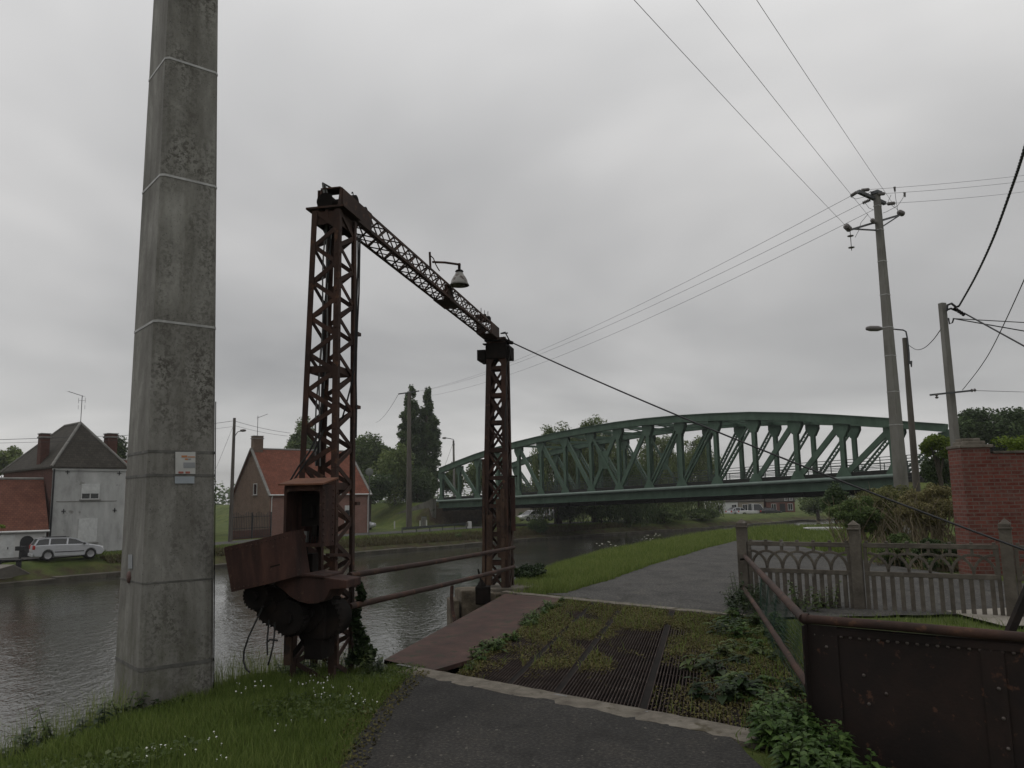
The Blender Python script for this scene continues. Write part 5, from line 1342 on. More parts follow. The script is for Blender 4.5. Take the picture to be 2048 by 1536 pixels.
    m = MB(); m.box(T(-2.24 * k, 0, .36), (.12, w - .1, .2), DX, DY); m.build('bumper', TRIM if style != 'estate' else paint, root, bevel=.03)
    m = MB(); m.box(T(-2.26 * k, 0, .62), (.03, .5, .11), DX, DY); m.build('number_plate', WHT, root)
    return root
cz = FARZ + .08
cl = W(133, 1113, Y=52.4)
car('parked_car', 'silver estate car parked on the far bank in front of the rendered house', 'car', (cl.x, cl.y, hz(cl.x, cl.y) + .03), math.radians(38), SILV, 4.05, 1.68, 1.37)
q = W(738, 1058, Y=95); car('parked_car', 'small pale hatchback half hidden behind the right end of the brick cottage', 'car', (q.x - 1.4, q.y, cz - .08), math.radians(-12), SILV, 4.1, 1.75, 1.48, 'hatch')
q = W(1064, 1040, Y=117); car('parked_car', 'white hatchback parked behind the dark hedge under the bridge', 'car', (q.x, q.y, cz), math.radians(215), WPAINT, 4.2, 1.8, 1.5, 'hatch')
q = W(1102, 1040, Y=119); car('parked_car', 'dark hatchback parked next to the white one under the bridge', 'car', (q.x, q.y, cz), math.radians(230), DPAINT, 4.3, 1.8, 1.5, 'hatch')
q = W(1502, 1030, Y=143); van = car('parked_van', 'white pickup truck parked in front of the distant tan house', 'truck', (q.x, q.y, GH + .1), math.radians(8), WPAINT, 5.4, 1.9, 2.1, 'van')
q = W(1538, 1030, Y=143); car('parked_car', 'dark hatchback parked between the distant tan and red houses', 'car', (q.x, q.y, GH + .1), math.radians(12), DPAINT, 4.1, 1.8, 1.4, 'hatch')
q = W(1477, 1030, Y=144); car('parked_car', 'silver hatchback parked by the corner of the distant white house', 'car', (q.x, q.y, GH + .1), math.radians(20), SILV, 4.1, 1.8, 1.5, 'hatch')
q = W(1409, 1030, Y=142); car('parked_car', 'white car half hidden by willow fronds under the bridge', 'car', (q.x, q.y, GH + .1), math.radians(15), WPAINT, 4.1, 1.8, 1.5, 'hatch')

# =================================================================== street furniture of the far bank
def post_of(u, v, Y, z=None): p = W(u, v, Y=Y); return V((p.x, p.y, hz(p.x, p.y) if z is None else z))
p = post_of(460, 1090, 70); lp2 = thing('street_lamp', 'grey wooden street lamp pole with wires beside the concrete pole', 'street lamp', p)
zt = W(466, 836, Y=p.y).z; sx = W(466, 836, Y=p.y).x
g = MB(); g.frust(V((p.x, p.y, p.z - .3)), V((p.x + .03, p.y, zt)), .19, .12, 10); g.build('shaft', WOOD, lp2)
g = MB(); tp_ = lambda u, v: W(u, v, Y=p.y - .15)
g.tube([tp_(469, 884), tp_(470, 872), tp_(475, 864), tp_(482, 862)], .035, 7); g.build('arm', GALV, lp2)
g = MB(); c = tp_(486, 861); g.lathe(c, [(.001, -.28), (.10, -.2), (.13, 0), (.10, .2), (.001, .3)], 10, (1, 0, 0)); g.build('lamp_head', PORC, lp2)
top = V((p.x, p.y, zt - .25))
GW = 'wires along the houses of the far bank'
wire('house_wire', [top, W(580, 866, Y=80)], 'upper wire from the wooden lamp pole towards the brick cottage', .018, .12, group=GW)
wire('house_wire', [top - ez * .4, W(575, 872, Y=80)], 'lower wire from the wooden lamp pole towards the brick cottage', .014, .12, group=GW)
wire('house_wire', [top, W(250, 871, Y=62), W(-80, 882, Y=52)], 'upper wire passing in front of the rendered house roof', .016, 0, group=GW)
wire('house_wire', [top - ez * .5, W(250, 880, Y=61), W(-80, 888, Y=51)], 'lower wire passing in front of the rendered house roof', .011, 0, group=GW)
wire('house_wire', [top - ez * .3, W(435, 930, Y=71), V((p.x - 4.2, p.y - 1, FARZ))], 'slanting stay wire left of the wooden lamp pole', .012, 0)
p = post_of(909, 1000, 112, FARZ); lp3 = thing('street_lamp', 'distant curved arm street lamp above the left end of the bridge', 'street lamp', p)
g = MB(); a = W(907, 881, Y=112); g.frust(p, a, .2, .13, 8); g.build('shaft', PCON, lp3)
g = MB(); g.tube([W(909, 890, Y=111.8), W(907, 879, Y=111.8), W(900, 877, Y=111.8), W(892, 876, Y=111.8)], .05, 6); g.build('arm', GALV, lp3)
g = MB(); g.lathe(W(889, 876, Y=111.8), [(.001, -.4), (.13, -.2), (.15, .1), (.001, .4)], 10, (1, 0, 0)); g.build('lamp_head', PORC, lp3)
wire('house_wire', [a - ez * .2, W(885, 945, Y=111)], 'short dark stay wire beside the lamp above the bridge end', .02)
p = post_of(738, 1066, 78); sg = thing('road_sign', 'back of a round road sign on a thin grey post by the grass bank', 'sign', p)
g = MB(); zt = W(738, 942, Y=p.y).z; g.frust(p - ez * .2, V((p.x, p.y, zt)), .04, .04, 8); g.build('post', GALV, sg)
g = MB(); g.lathe(V((p.x, p.y - .05, zt - .1)), [(.001, 0), (.36, 0), (.38, .02), (.36, .04), (.001, .04)], 20, (0, -1, 0)); g.build('disc', M('weathered sign back', [(.09, .10, .09), (.15, .16, .145)], 3, .6, .1), sg)
# guard rail
gr = thing('crash_barrier', 'low grey steel crash barrier beside the road near the bridge', 'barrier', post_of(870, 1058, 84))
a, b = post_of(806, 1066, 80), post_of(934, 1055, 91)
g = MB(); d = (b - a).normalized(); nb = V((d.y, -d.x, 0)).normalized()
for z, o in ((.62, .03), (.70, .0), (.54, .0)): g.bar(a + ez * z + nb * o, b + ez * z + nb * o, .09, .02, nb)
g.build('beam', GALV, gr)
for i in range(6): p = a.lerp(b, i / 5); g = MB(); g.box(p + ez * .3 - nb * .1, (.10, .12, .9)); g.build('post', GALV, gr)
g = MB(); g.box(b + ez * .55, (.5, .06, .45), d, nb); g.build('end_plate', PCON, gr)
p = post_of(939, 1055, 92); g = MB(); g.prism([p + V((x, 0, z)) for x, z in ((-.24, 0), (.24, 0), (.24, .75), (.19, .82), (-.19, .82), (-.24, .75))], V((0, .35, 0)))
tag(g.build('marker_block', WHITEW, bevel=.02), 'small white marker block at the end of the crash barrier', 'marker')
p = post_of(848, 1048, 100, FARZ); bx_ = thing('utility_cabinet', 'pale grey green utility cabinet against the concrete wing wall', 'cabinet', p)
g = MB(); g.box(p + ez * .62, (.62, .4, 1.24)); g.build('body', M('grey cabinet', [(.14, .15, .14), (.2, .21, .2)], 2, .6, .1), bx_, bevel=.02); g = MB(); g.box(p + ez * 1.28, (.7, .48, .06)); g.build('lid', GALV, bx_); g = MB(); g.box(p + V((.05, -.21, .62)), (.5, .02, 1.05)); g.build('door', PCON, bx_)
for k, (u, v) in enumerate(((789, 1040), (840, 1024), (853, 1018))):
    p = post_of(u, v + 6, 96 + k); g = MB(); g.prism([p + V((x, 0, z)) for x, z in ((-.07, -.2), (.07, -.2), (.07, .85), (0, .95), (-.07, .85))], V((0, .07, 0)))
    tag(g.build('marker_post', WHITEW, bevel=.01), ('white roadside marker post low on the grass embankment', 'white marker post left of the other on the wing wall slope', 'white marker post nearest the bridge on the wing wall slope')[k], 'marker', 'white marker posts on the embankment')
# dark sign boards by the low house
p = post_of(40, 1115, 49.5); sb_ = thing('mail_post', 'dark T shaped post with a flat board by the low house', 'post', p)
g = MB(); g.box(p + ez * .5, (.10, .10, 1.3)); g.build('post', IRON, sb_); g = MB(); g.box(p + ez * .98, (.55, .25, .26)); g.build('board', IRON, sb_, bevel=.02)
p = post_of(18, 1118, 48.5); bn = thing('garden_bench', 'dark low bench on the grass at the far left edge', 'bench', p)
g = MB(); g.box(p + ez * .62, (1.5, .45, .08)); g.build('seat', IRON, bn, bevel=.01)
for x in (-.6, .6): g = MB(); g.box(p + V((x, 0, .27)), (.10, .4, .62)); g.build('leg', IRON, bn)
# stone facing of the far bank
QST = M('quay stone', [(.026, .023, .018), (.060, .053, .041), (.11, .10, .08)], .8, .95, .6, 6, .04, spots=(1.6, .6, (.035, .036, .02)))
g = MB()
for i in range(1, 8):
    a, b = V((*FAR[i], 0)), V((*FAR[i + 1], 0)); n = max(1, int((b - a).length / 3)); d = (b - a).normalized(); nn = V((-d.y, d.x, 0))
    for k in range(n):
        p, q = a.lerp(b, k / n), a.lerp(b, (k + 1) / n); j = random.uniform(-.04, .04); h = random.uniform(-.05, .05)
        g.hexa([p - nn * (.12 + j) + ez * -3.6, q - nn * (.12 + j) + ez * -3.6, q + nn * .55 + ez * -3.6, p + nn * .55 + ez * -3.6, p - nn * (.12 + j) + ez * (-2.66 + h), q - nn * (.12 + j) + ez * (-2.66 + h), q + nn * .55 + ez * (-2.64 + h), p + nn * .55 + ez * (-2.64 + h)])
tag(g.build('quay_wall', QST, origin=(-13, 68, -3)), 'low dark stone quay wall along the far waterline', 'wall')
# pale concrete ramp at the far left
g = MB(); a = W(-60, 1150, Y=48.5); 
pr_ = [W(-90, 1130, z=-1.82), W(28, 1132, z=-1.82), W(66, 1151, z=-2.5), W(-90, 1166, z=-2.5)]
pr_ = [V((p.x, p.y, 0)) for p in pr_]
zz = (-1.80, -1.80, -2.52, -2.52)
g.prism([V((p.x, p.y, z)) for p, z in zip(pr_, zz)], V((0, 0, .06)))
tag(g.build('slipway', M('slip concrete', [(.12, .11, .095), (.2, .185, .16)], 1.5, .9, .3)), 'pale sloping concrete slipway at the far left waterline', 'slipway')
# low white punt on the near bank by the scrub
p = W(1646, 1057, Y=36); p.z = hz(p.x, p.y) + .02
bt = thing('white_punt', 'long low white punt lying on the grass beyond the fence', 'boat', p)
g = MB(); hull = [(-.75, .08), (-.6, 0), (.6, 0), (.75, .08), (.75, .13), (-.75, .13)]
g.prism([p + V((x, -.35, z)) for x, z in hull], V((0, .7, 0))); g.build('hull', WHITEW, bt, bevel=.02); g = MB(); g.box(p + V((0, 0, .136)), (1.3, .5, .012)); g.build('deck', RENDER, bt)
# =================================================================== trees and bushes
def LM(n, a, b, c): return leaf_mat(n, a, b, c, .6, .25)
F_DARK = LM('dark foliage', (0.030, 0.051, 0.021), (0.062, 0.094, 0.037), (0.106, 0.147, 0.056))
F_MID = LM('mid foliage', (0.046, 0.072, 0.026), (0.092, 0.133, 0.045), (0.147, 0.189, 0.067))
F_LIGHT = LM('pale foliage', (0.070, 0.100, 0.033), (0.128, 0.169, 0.054), (0.198, 0.237, 0.077))
F_WILLOW = LM('willow foliage', (0.065, 0.092, 0.034), (0.120, 0.157, 0.056), (0.185, 0.223, 0.086))
F_BROWN = LM('brownish scrub', (0.090, 0.084, 0.036), (0.186, 0.169, 0.074), (0.301, 0.262, 0.128))
F_OLIVE = LM('olive scrub', (.062, .070, .026), (.125, .130, .048), (.20, .20, .085))
F_HEDGE = LM('fresh hedge', (0.051, 0.079, 0.013), (0.109, 0.160, 0.023), (0.179, 0.230, 0.036))
BARK = M('bark', [(.030, .025, .019), (.060, .050, .038), (.09, .078, .06)], 4, .95, .7, 12, .03, stretch=(1, 1, .3))

def cloud(c, R, n, shell=.5):
    d = RNG.normal(size=(n, 3)); d /= np.linalg.norm(d, axis=1)[:, None]
    r = RNG.random(n) ** shell
    return np.array(c) + d * r[:, None] * np.array(R)

def clumpset(c, R, k, frac=(.30, .46), spread=.72, zmin=None):
    out = []
    for _ in range(k):
        d = RNG.normal(size=3); d /= np.linalg.norm(d); d[2] = abs(d[2]) * 1.0 if RNG.random() < .7 else d[2]
        p = np.array(c) + d * np.array(R) * spread * RNG.uniform(.45, 1.08); f = RNG.uniform(*frac)
        out.append((p, np.array(R) * f * RNG.uniform(.75, 1.25, 3)))
    return out

def crown_mesh(root, clumps, n, leaf, mat, name='crown', tone_sd=.16, up=.3, aspect=.6):
    n = int(n * 1.35); w = np.array([np.prod(r) ** (2 / 3) for _, r in clumps]); w = w / w.sum()
    C, S, T = [], [], []
    for (p, r), f in zip(clumps, w):
        k = max(8, int(n * f)); C.append(cloud(p, r, k)); S.append(RNG.uniform(.55, 1.25, k) * leaf); T.append(np.clip(RNG.normal(.5, .15) + RNG.normal(0, tone_sd, k), 0, 1))
    v, f, t = leaves(np.concatenate(C), np.concatenate(S), np.concatenate(T), up=up, aspect=aspect)
    return npmesh(name, v, f, mat, None, root, t)

def trunk_mesh(root, base, top, r, targets, mat=None, name='trunk'):
    m = MB(); b, t = V(base), V(top); mid = b.lerp(t, .5) + V((random.uniform(-.1, .1), random.uniform(-.1, .1), 0)) * (t - b).length * .3
    m.tube([b - ez * .4, b.lerp(mid, .5), mid, mid.lerp(t, .5), t], [r * 1.25, r, r * .8, r * .55, r * .2], 8)
    for q in targets:
        q = V(q); s = b.lerp(t, random.uniform(.3, .75)); k = s.lerp(q, .5) + ez * (q - s).length * .08
        m.tube([s, k, q], [r * .42, r * .26, r * .07], 5)
    return m.build(name, mat or BARK, root)

def tree(name, label, base, c, R, n, leaf, mat, k=16, r=.25, group=None, cat='tree', frac=(.30, .46), clumps=None, spread=.72):
    base = V(base); root = thing(name, label, cat, base, group)
    cl = clumps or clumpset(c, R, k, frac, spread)
    trunk_mesh(root, base, V(c) + ez * R[2] * .45, r, [p for p, _ in cl[:10]])
    crown_mesh(root, cl, n, leaf, mat); return root

def tr_px(name, label, u0, u1, v0, v1, Y, n, leaf, mat, z=None, k=16, depth=.9, r=.25, **kw):
    """tree whose crown fills the window u0..u1, v0..v1 of the photograph at distance Y"""
    a, b = W(u0, (v0 + v1) / 2, Y=Y), W(u1, (v0 + v1) / 2, Y=Y); t, d = W((u0 + u1) / 2, v0, Y=Y), W((u0 + u1) / 2, v1, Y=Y)
    c = (a + b) / 2; R = ((b.x - a.x) / 2, (b.x - a.x) / 2 * depth, (t.z - d.z) / 2); c.z = (t.z + d.z) / 2
    zb = hz(c.x, c.y) if z is None else z
    return tree(name, label, (c.x, c.y, zb), c, R, n, leaf, mat, k, r, **kw)

GT = 'trees behind the far bank houses'
tr_px('leafy_tree', 'pale green tree at the left edge behind the low house', -30, 70, 892, 985, 112, 6000, .42, F_LIGHT, group=GT)
tr_px('leafy_tree', 'darker bushy tree behind the left chimney of the rendered house', 40, 112, 908, 985, 122, 4000, .42, F_MID, group=GT)
tr_px('leafy_tree', 'dark dense tree behind the right chimney of the rendered house', 206, 262, 866, 985, 92, 5000, .34, F_DARK, group=GT)
tr_px('leafy_tree', 'loose grey green tree rising behind the orange roof left of the gantry column', 546, 660, 836, 1000, 122, 10000, .42, F_MID, k=24, frac=(.2, .34), group=GT)
tr_px('leafy_tree', 'broad tree just right of the near gantry column', 685, 785, 848, 1030, 124, 13000, .42, F_MID, k=24, frac=(.22, .36), group=GT)
tr_px('leafy_tree', 'thin topped tree between the broad tree and the poplars', 740, 818, 866, 1010, 134, 6500, .42, F_MID, k=20, frac=(.16, .28), group=GT)

def poplar(name, label, u, v0, wpx, Y, n):
    t = W(u, v0, Y=Y); zb = hz(t.x, t.y); H = t.z - zb; wr = wpx / F_PX * Y / 2
    root = thing(name, label, 'tree', (t.x, t.y, zb), 'columnar poplars')
    cl = []
    for i in range(90):
        f = .03 + .95 * i / 90; w = wr * 1.25 * (.55 + .45 * math.sin(math.pi * min(1, f + .15))) * (1.0 if f < .75 else ((1 - f) / .25) ** .6 * .8 + .2) * RNG.uniform(.93, 1.05)
        a = RNG.uniform(0, 6.28); o = w * .62
        cl.append((np.array([t.x + o * math.cos(a), t.y + o * math.sin(a), zb + f * H * .97]), np.array([w * .55, w * .55, H * .04])))
    trunk_mesh(root, (t.x, t.y, zb), (t.x, t.y, zb + H * .9), .35, [])
    crown_mesh(root, cl, n * 2, .34, F_DARK, aspect=.7)
poplar('poplar_tree', 'taller of the two dark columnar poplars, directly behind the distant power pole', 822, 762, 46, 120, 12000)
poplar('poplar_tree', 'shorter dark columnar poplar on the right, nearest the bridge end', 855, 766, 44, 121, 11000)

def willow(label, u, v0, v1, wpx, Y, ns, n, mat=F_WILLOW, mn=.25):
    t = W(u, v0, Y=Y); zb = hz(t.x, t.y); H = t.z - zb; R = wpx / F_PX * Y / 2
    root = thing('willow_tree', label, 'tree', (t.x, t.y, zb), 'weeping willows behind the bridge')
    c = np.array([t.x, t.y, zb + H * .66]); cl = clumpset(c, (R * .85, R * .8, H * .34), 22, (.22, .36), .86)
    for _ in range(5): cl.append((np.array([t.x + RNG.uniform(-.5, .5) * R, t.y, zb + H * RNG.uniform(.90, .97)]), np.array([R * .22, R * .2, H * .05])))
    trunk_mesh(root, (t.x, t.y, zb), (t.x + .3, t.y, zb + H * .75), .45, [p for p, _ in cl[:10]])
    crown_mesh(root, cl, n, .36, mat, aspect=.4)
    zl = W(u, v1, Y=Y).z; P, T = [], []
    for _ in range(int(ns * 1.5)):
        a = RNG.uniform(0, 6.28); rr = R * math.sqrt(RNG.uniform(.15, 1)); p = c + np.array([rr * math.cos(a), rr * .9 * math.sin(a), H * RNG.uniform(-.1, .26) * (1 - (rr / R) ** 2 * .6)])
        ze = zl + RNG.uniform(0, .45) * (p[2] - zl) * (1 if RNG.random() < .6 else 1.4); sway = RNG.normal(0, .25, 2); tn = RNG.normal(.5, .16)
        k = max(3, int((p[2] - ze) / .20)); s = np.linspace(0, 1, k)
        q = np.stack([p[0] + sway[0] * s + RNG.normal(0, .09, k), p[1] + sway[1] * s + RNG.normal(0, .09, k), p[2] + (ze - p[2]) * s], 1); P.append(q); T.append(np.clip(tn + RNG.normal(0, .1, k), 0, 1))
    P = np.concatenate(P); T = np.concatenate(T)
    v, f, tt = hang(P, RNG.uniform(.26, .46, len(P)), T); npmesh('fronds', v, f, mat, None, root, tt)

def hang(c, size, tone):
    n = len(c); d = np.stack([RNG.normal(0, .22, n), RNG.normal(0, .22, n), -np.ones(n)], 1); d /= np.linalg.norm(d, axis=1)[:, None]
    nr = RNG.normal(size=(n, 3)); nr -= d * (nr * d).sum(1)[:, None]; nr /= np.linalg.norm(nr, axis=1)[:, None]
    w = np.cross(d, nr); s = size[:, None]
    return np.stack([c - d * s * .5, c + w * s * .16, c + d * s * .5, c - w * s * .16], 1).reshape(-1, 3), np.arange(4 * n).reshape(n, 4), tone
willow('leftmost willow behind the bridge with feathery top above the chord', 1112, 850, 1046, 110, 104, 260, 4500)
willow('tallest willow behind the bridge with its top above the chord', 1185, 836, 1050, 140, 107, 420, 6500)
willow('low dark willow trailing to the water behind the bridge middle', 1250, 905, 1052, 120, 103, 330, 4500, F_DARK)
willow('rounded fresh green willow behind the middle of the bridge', 1312, 872, 1048, 120, 111, 360, 5500)
willow('rightmost willow with loose fronds hanging beside the distant houses', 1392, 872, 1036, 96, 116, 260, 4000)
for k, (u0, u1, v0, v1, Y, lab) in enumerate(((1108, 1172, 985, 1054, 100, 'dark bush under the bridge below the leftmost willow'), (1168, 1238, 992, 1058, 99, 'black green bush under the middle of the bridge by the water'), (1228, 1292, 985, 1058, 101, 'tall dark bush overhanging the water under the bridge'), (1286, 1370, 1012, 1052, 106, 'low dark bush on the far bank right of the overhanging bush'), (1352, 1446, 1016, 1048, 113, 'low green bush on the far bank near the distant white house'))):
    tr_px('shrub', lab, u0, u1, v0, v1, Y, 6000, .30, F_DARK if k < 3 else F_MID, r=.1, k=24, cat='bush', group='bushes under the bridge')
GS = 'shrubs around the left bridge end'
for k, (u0, u1, v0, v1, Y, mt, lab) in enumerate(((742, 838, 886, 1012, 112, F_LIGHT, 'pale drooping shrub left of the distant power pole'), (680, 800, 945, 1016, 108, F_DARK, 'dark low shrub at the foot of the broad tree'), (780, 890, 935, 1010, 114, F_DARK, 'dark shrub below the poplars'), (880, 935, 930, 1005, 122, F_MID, 'shrub seen through the first panels of the bridge'), (925, 985, 918, 1005, 126, F_MID, 'rounded tree seen through the bridge left of the far gantry column'), (985, 1060, 945, 1005, 128, F_MID, 'low tree seen through the bridge behind the far gantry column'))):
    tr_px('shrub', lab, u0, u1, v0, v1 + 14, Y, 6500, .36, mt, r=.14, group=GS, cat='shrub', k=24)
tr_px('leafy_tree', 'rounded green tree by the water right of the distant red house', 1588, 1682, 980, 1046, 128, 6000, .36, F_MID, z=-2.2, k=22)
tr_px('shrub', 'dark narrow conifer like shrub beside the big scrub bush', 1640, 1700, 972, 1060, 39, 5000, .14, F_DARK, r=.08, k=22, cat='shrub')
tr_px('leafy_tree', 'large dark green tree at the right edge behind the brick wall', 1868, 2100, 806, 960, 72, 17000, .30, F_DARK, k=34, frac=(.18, .32))
tr_px('shrub', 'bright yellow green hedge top left of the concrete pole behind the brick pier', 1832, 1915, 866, 925, 40, 8000, .12, F_HEDGE, r=.1, k=24, cat='hedge', frac=(.25, .42))
tr_px('shrub', 'dark ivy mass under the bright hedge top left of the brick pier', 1838, 1925, 905, 1000, 41, 7000, .13, F_DARK, r=.1, k=22, cat='shrub')
p = W(1072, 1066, Y=89)
tr_px('shrub', 'clipped black looking hedge on the far bank in front of the parked white car', 1046, 1104, 1036, 1070, 90, 4500, .20, F_DARK, r=.1, k=24, cat='hedge', frac=(.35, .5), spread=.6)
for k, (u0, u1, v0, v1, Y, lab) in enumerate(((1036, 1056, 1022, 1040, 122, 'small round bush left of the parked white car'), (1066, 1090, 1015, 1036, 123, 'round bush behind the parked white car'), (1410, 1440, 1018, 1046, 118, 'low bush by the waterline under the rightmost willow'))):
    tr_px('shrub', lab, u0, u1, v0, v1, Y, 900, .26, F_MID, r=.06, k=8, cat='bush')
tr_px('shrub', 'long low hedge along the water in front of the distant houses', 1440, 1600, 1028, 1044, 134, 4000, .32, F_MID, r=.1, k=40, cat='hedge', frac=(.12, .2), spread=.9, depth=.12)
tr_px('shrub', 'small dark tuft of bushes on the far bank edge beside the barrier', 906, 926, 1066, 1082, 80, 700, .16, F_MID, r=.05, k=8, cat='bush')
tr_px('shrub', 'yellow green bush cut off by the left edge beside the low house', -30, 16, 1046, 1066, 47, 900, .10, F_HEDGE, r=.05, k=8, cat='bush')
# scrub in front of the bridge's right end
GB = 'scrub bushes behind the fence'
def twigs(root, c, R, n, mat, lo=.3):
    m = MB()
    for _ in range(n):
        b = V((c.x + random.uniform(-.7, .7) * R[0], c.y + random.uniform(-.6, .6) * R[1], c.z - R[2])); d = V((random.gauss(0, .45), random.gauss(0, .35), 1)).normalized(); ln = R[2] * random.uniform(1.2, 2.15)
        q = b + d * ln * .5; e = q + (d + V((random.gauss(0, .3), random.gauss(0, .3), -.15))).normalized() * ln * .5; m.tube([b, q, e], [.014, .010, .004], 4)
    m.build('twigs', mat, root)
TW = M('dry twigs', [(.10, .082, .05), (.19, .155, .10), (.27, .23, .165)], 4, .9, .2)
for (u0, u1, v0, v1, Y, n, mt, lab, k) in ((1652, 1775, 992, 1085, 21.5, 12000, F_MID, 'dense green bush at the left end of the scrub behind the fence', 26), (1685, 1850, 962, 1085, 23.5, 19000, F_OLIVE, 'tall olive bush in the middle of the scrub behind the fence', 30), (1785, 1935, 972, 1095, 20.5, 15000, F_BROWN, 'brown twiggy bush against the left edge of the brick wall', 30), (1735, 1840, 1065, 1150, 18.6, 6000, F_MID, 'low green bush at the foot of the scrub behind the middle fence post', 18), (1815, 1925, 1075, 1150, 17.4, 6000, F_DARK, 'low dark bush at the left foot of the brick wall', 18)):
    a, b = W(u0, 1030, Y=Y), W(u1, 1030, Y=Y); t, d_ = W((u0 + u1) / 2, v0, Y=Y), W((u0 + u1) / 2, v1, Y=Y)
    c = V(((a.x + b.x) / 2, Y, (t.z + d_.z) / 2)); R = ((b.x - a.x) / 2, (b.x - a.x) / 2, (t.z - d_.z) / 2)
    root = thing('scrub_bush', lab, 'bush', (c.x, c.y, 0), GB)
    crown_mesh(root, clumpset(c, R, k, (.18, .34), .8), n, .075, mt, 'foliage', tone_sd=.2, aspect=.45); twigs(root, c, R, 130 if mt is F_BROWN else 50, TW)
# ivy on the wall coping
root = tag(bpy.data.objects.new('wall_ivy', None), 'fresh green ivy growing over the top of the brick wall', 'ivy'); COL.objects.link(root); root.location = (11.5, 16.6, 2.4)
cl = [(np.array(pL + wdir * RNG.uniform(1.0, 7) + wn * RNG.uniform(.1, .9) + ez * (2.5 + RNG.uniform(-.05, .16))), np.array([.35, .25, .13])) for _ in range(46)]
crown_mesh(root, cl, 9000, .07, F_HEDGE, 'foliage')
# distant woods closing the horizon
cl = []
for x in np.arange(-330, 420, 7.5):
    Y = 300 + 40 * math.sin(x * .013); hgt = 7.5 + 3 * wob(x, 0, .05) + RNG.uniform(-1.5, 2)
    if 60 < x < 100: hgt *= .75
    cl.append((np.array([x, Y, hgt * .38 - 1.75]), np.array([6.5, 5, hgt * .55])))
root = None
w_c = np.concatenate([cloud(p, r, 260) for p, r in cl]); w_t = np.concatenate([np.clip(RNG.normal(.5, .12) + RNG.normal(0, .12, 260), 0, 1) for _ in cl])
v, f, t = leaves(w_c, RNG.uniform(.9, 1.9, len(w_c)), w_t)
tag(npmesh('distant_woods', v, f, F_MID, (0, 300, -1.75), None, t), 'far off line of trees along the horizon', 'woods', kind='stuff')
# =================================================================== grass, flowers, weeds and moss
GRASSM = leaf_mat('grass blades', (.050, .078, .018), (.116, .162, .038), (.215, .245, .078), .6, .25)
DRYM = leaf_mat('dry grass', (.06, .052, .025), (.11, .095, .045), (.17, .15, .08), .7, .2)
MOSSM = leaf_mat('moss and weeds', (.036, .033, .012), (.084, .074, .026), (.145, .125, .047), .7, .1)
NETM = leaf_mat('nettle leaves', (.018, .040, .010), (.042, .080, .018), (.082, .130, .034), .5, .2)
WEEDM = leaf_mat('weed leaves', (.030, .048, .014), (.062, .088, .028), (.115, .140, .055), .5, .2)
IVYM = leaf_mat('ivy leaves', (.010, .020, .008), (.022, .038, .014), (.048, .066, .026), .5, .15)

def blades(P, ln, wd, tone, lean=.35):
    n = len(P); a = RNG.uniform(0, 2 * np.pi, n); h = np.stack([np.cos(a), np.sin(a), np.zeros(n)], 1)
    b = RNG.uniform(0, 2 * np.pi, n); l = np.stack([np.cos(b), np.sin(b), np.zeros(n)], 1) * np.abs(RNG.normal(0, lean, n))[:, None]
    L_, w = ln[:, None], wd[:, None]; z = np.array([[0, 0, 1.]])
    m = P + l * L_ * .25 + z * L_ * .55; t = P + l * L_ * .95 + z * L_ * .95
    v = np.stack([P - h * w, P + h * w, m + h * w * .7, m - h * w * .7, t + h * w * .1, t - h * w * .1], 1).reshape(-1, 3)
    i = np.arange(n)[:, None] * 6
    return v, np.concatenate([i + np.array([[0, 1, 2, 3]]), i + np.array([[3, 2, 4, 5]])]), np.concatenate([tone, tone])

def scatter(poly, n, keep=None):
    xs = [p[0] for p in poly]; ys = [p[1] for p in poly]; out = np.zeros((0, 2))
    while len(out) < n:
        q = np.stack([RNG.uniform(min(xs), max(xs), n * 2), RNG.uniform(min(ys), max(ys), n * 2)], 1)
        q = q[inpoly(q[:, 0], q[:, 1], poly)]
        if keep is not None: q = q[keep(q)]
        out = np.concatenate([out, q])
        if len(q) == 0: break
    out = out[:n]; return np.concatenate([out, height(out[:, 0], out[:, 1])[:, None]], 1)

def patch(P, s, o=0): return .5 + .5 * wob(P[:, 0] + o, P[:, 1] - o, s)
def grass(name, label, poly, n, l0, l1, w, keep=None, mat=None, lean=.35, tone=.45):
    P = scatter(poly, n, keep); k = len(P); m = patch(P, 1.9) * .5 + patch(P, 5.3, 3) * .5
    ln = RNG.uniform(l0, l1, k) * (.65 + .7 * m); tn = np.clip(tone + .22 * (m - .5) + RNG.normal(0, .17, k), 0, 1)
    P[:, 2] -= .015
    v, f, t = blades(P, ln, RNG.uniform(.6, 1.3, k) * w, tn, lean)
    return tag(npmesh(name, v, f, mat or GRASSM, (P[:, 0].mean(), P[:, 1].mean(), 0), None, t), label, 'grass', kind='stuff')
pathL = [(-1.2, -2), (-1.1, 2), W(680, 1536, z=0)[:2], W(745, 1430, z=0)[:2], (NL + n_out * .14)[:2]]
bank = pathL + [W(850, 1338, z=0)[:2], W(790, 1322, z=0)[:2], (-1.45, 8.3), (-1.75, 8.8), (-2.4, 8.95), (-3.0, 8.45), (-3.65, 7.1), (-3.95, 5.6), (-4.6, 2.4), (-5.0, 1), (-3.2, .3)]
polefoot = lambda q: ~((np.abs((q - np.array(cen[:2])) @ np.array(fx[:2])) < .30) & (np.abs((q - np.array(cen[:2])) @ np.array(fy[:2])) < .33))
vis = lambda q: polefoot(q) & (q[:, 1] > 1.2)
grass('bank_grass', 'fresh green grass on the near left bank around the concrete pole', bank, 130000, .04, .135, .0030, vis)
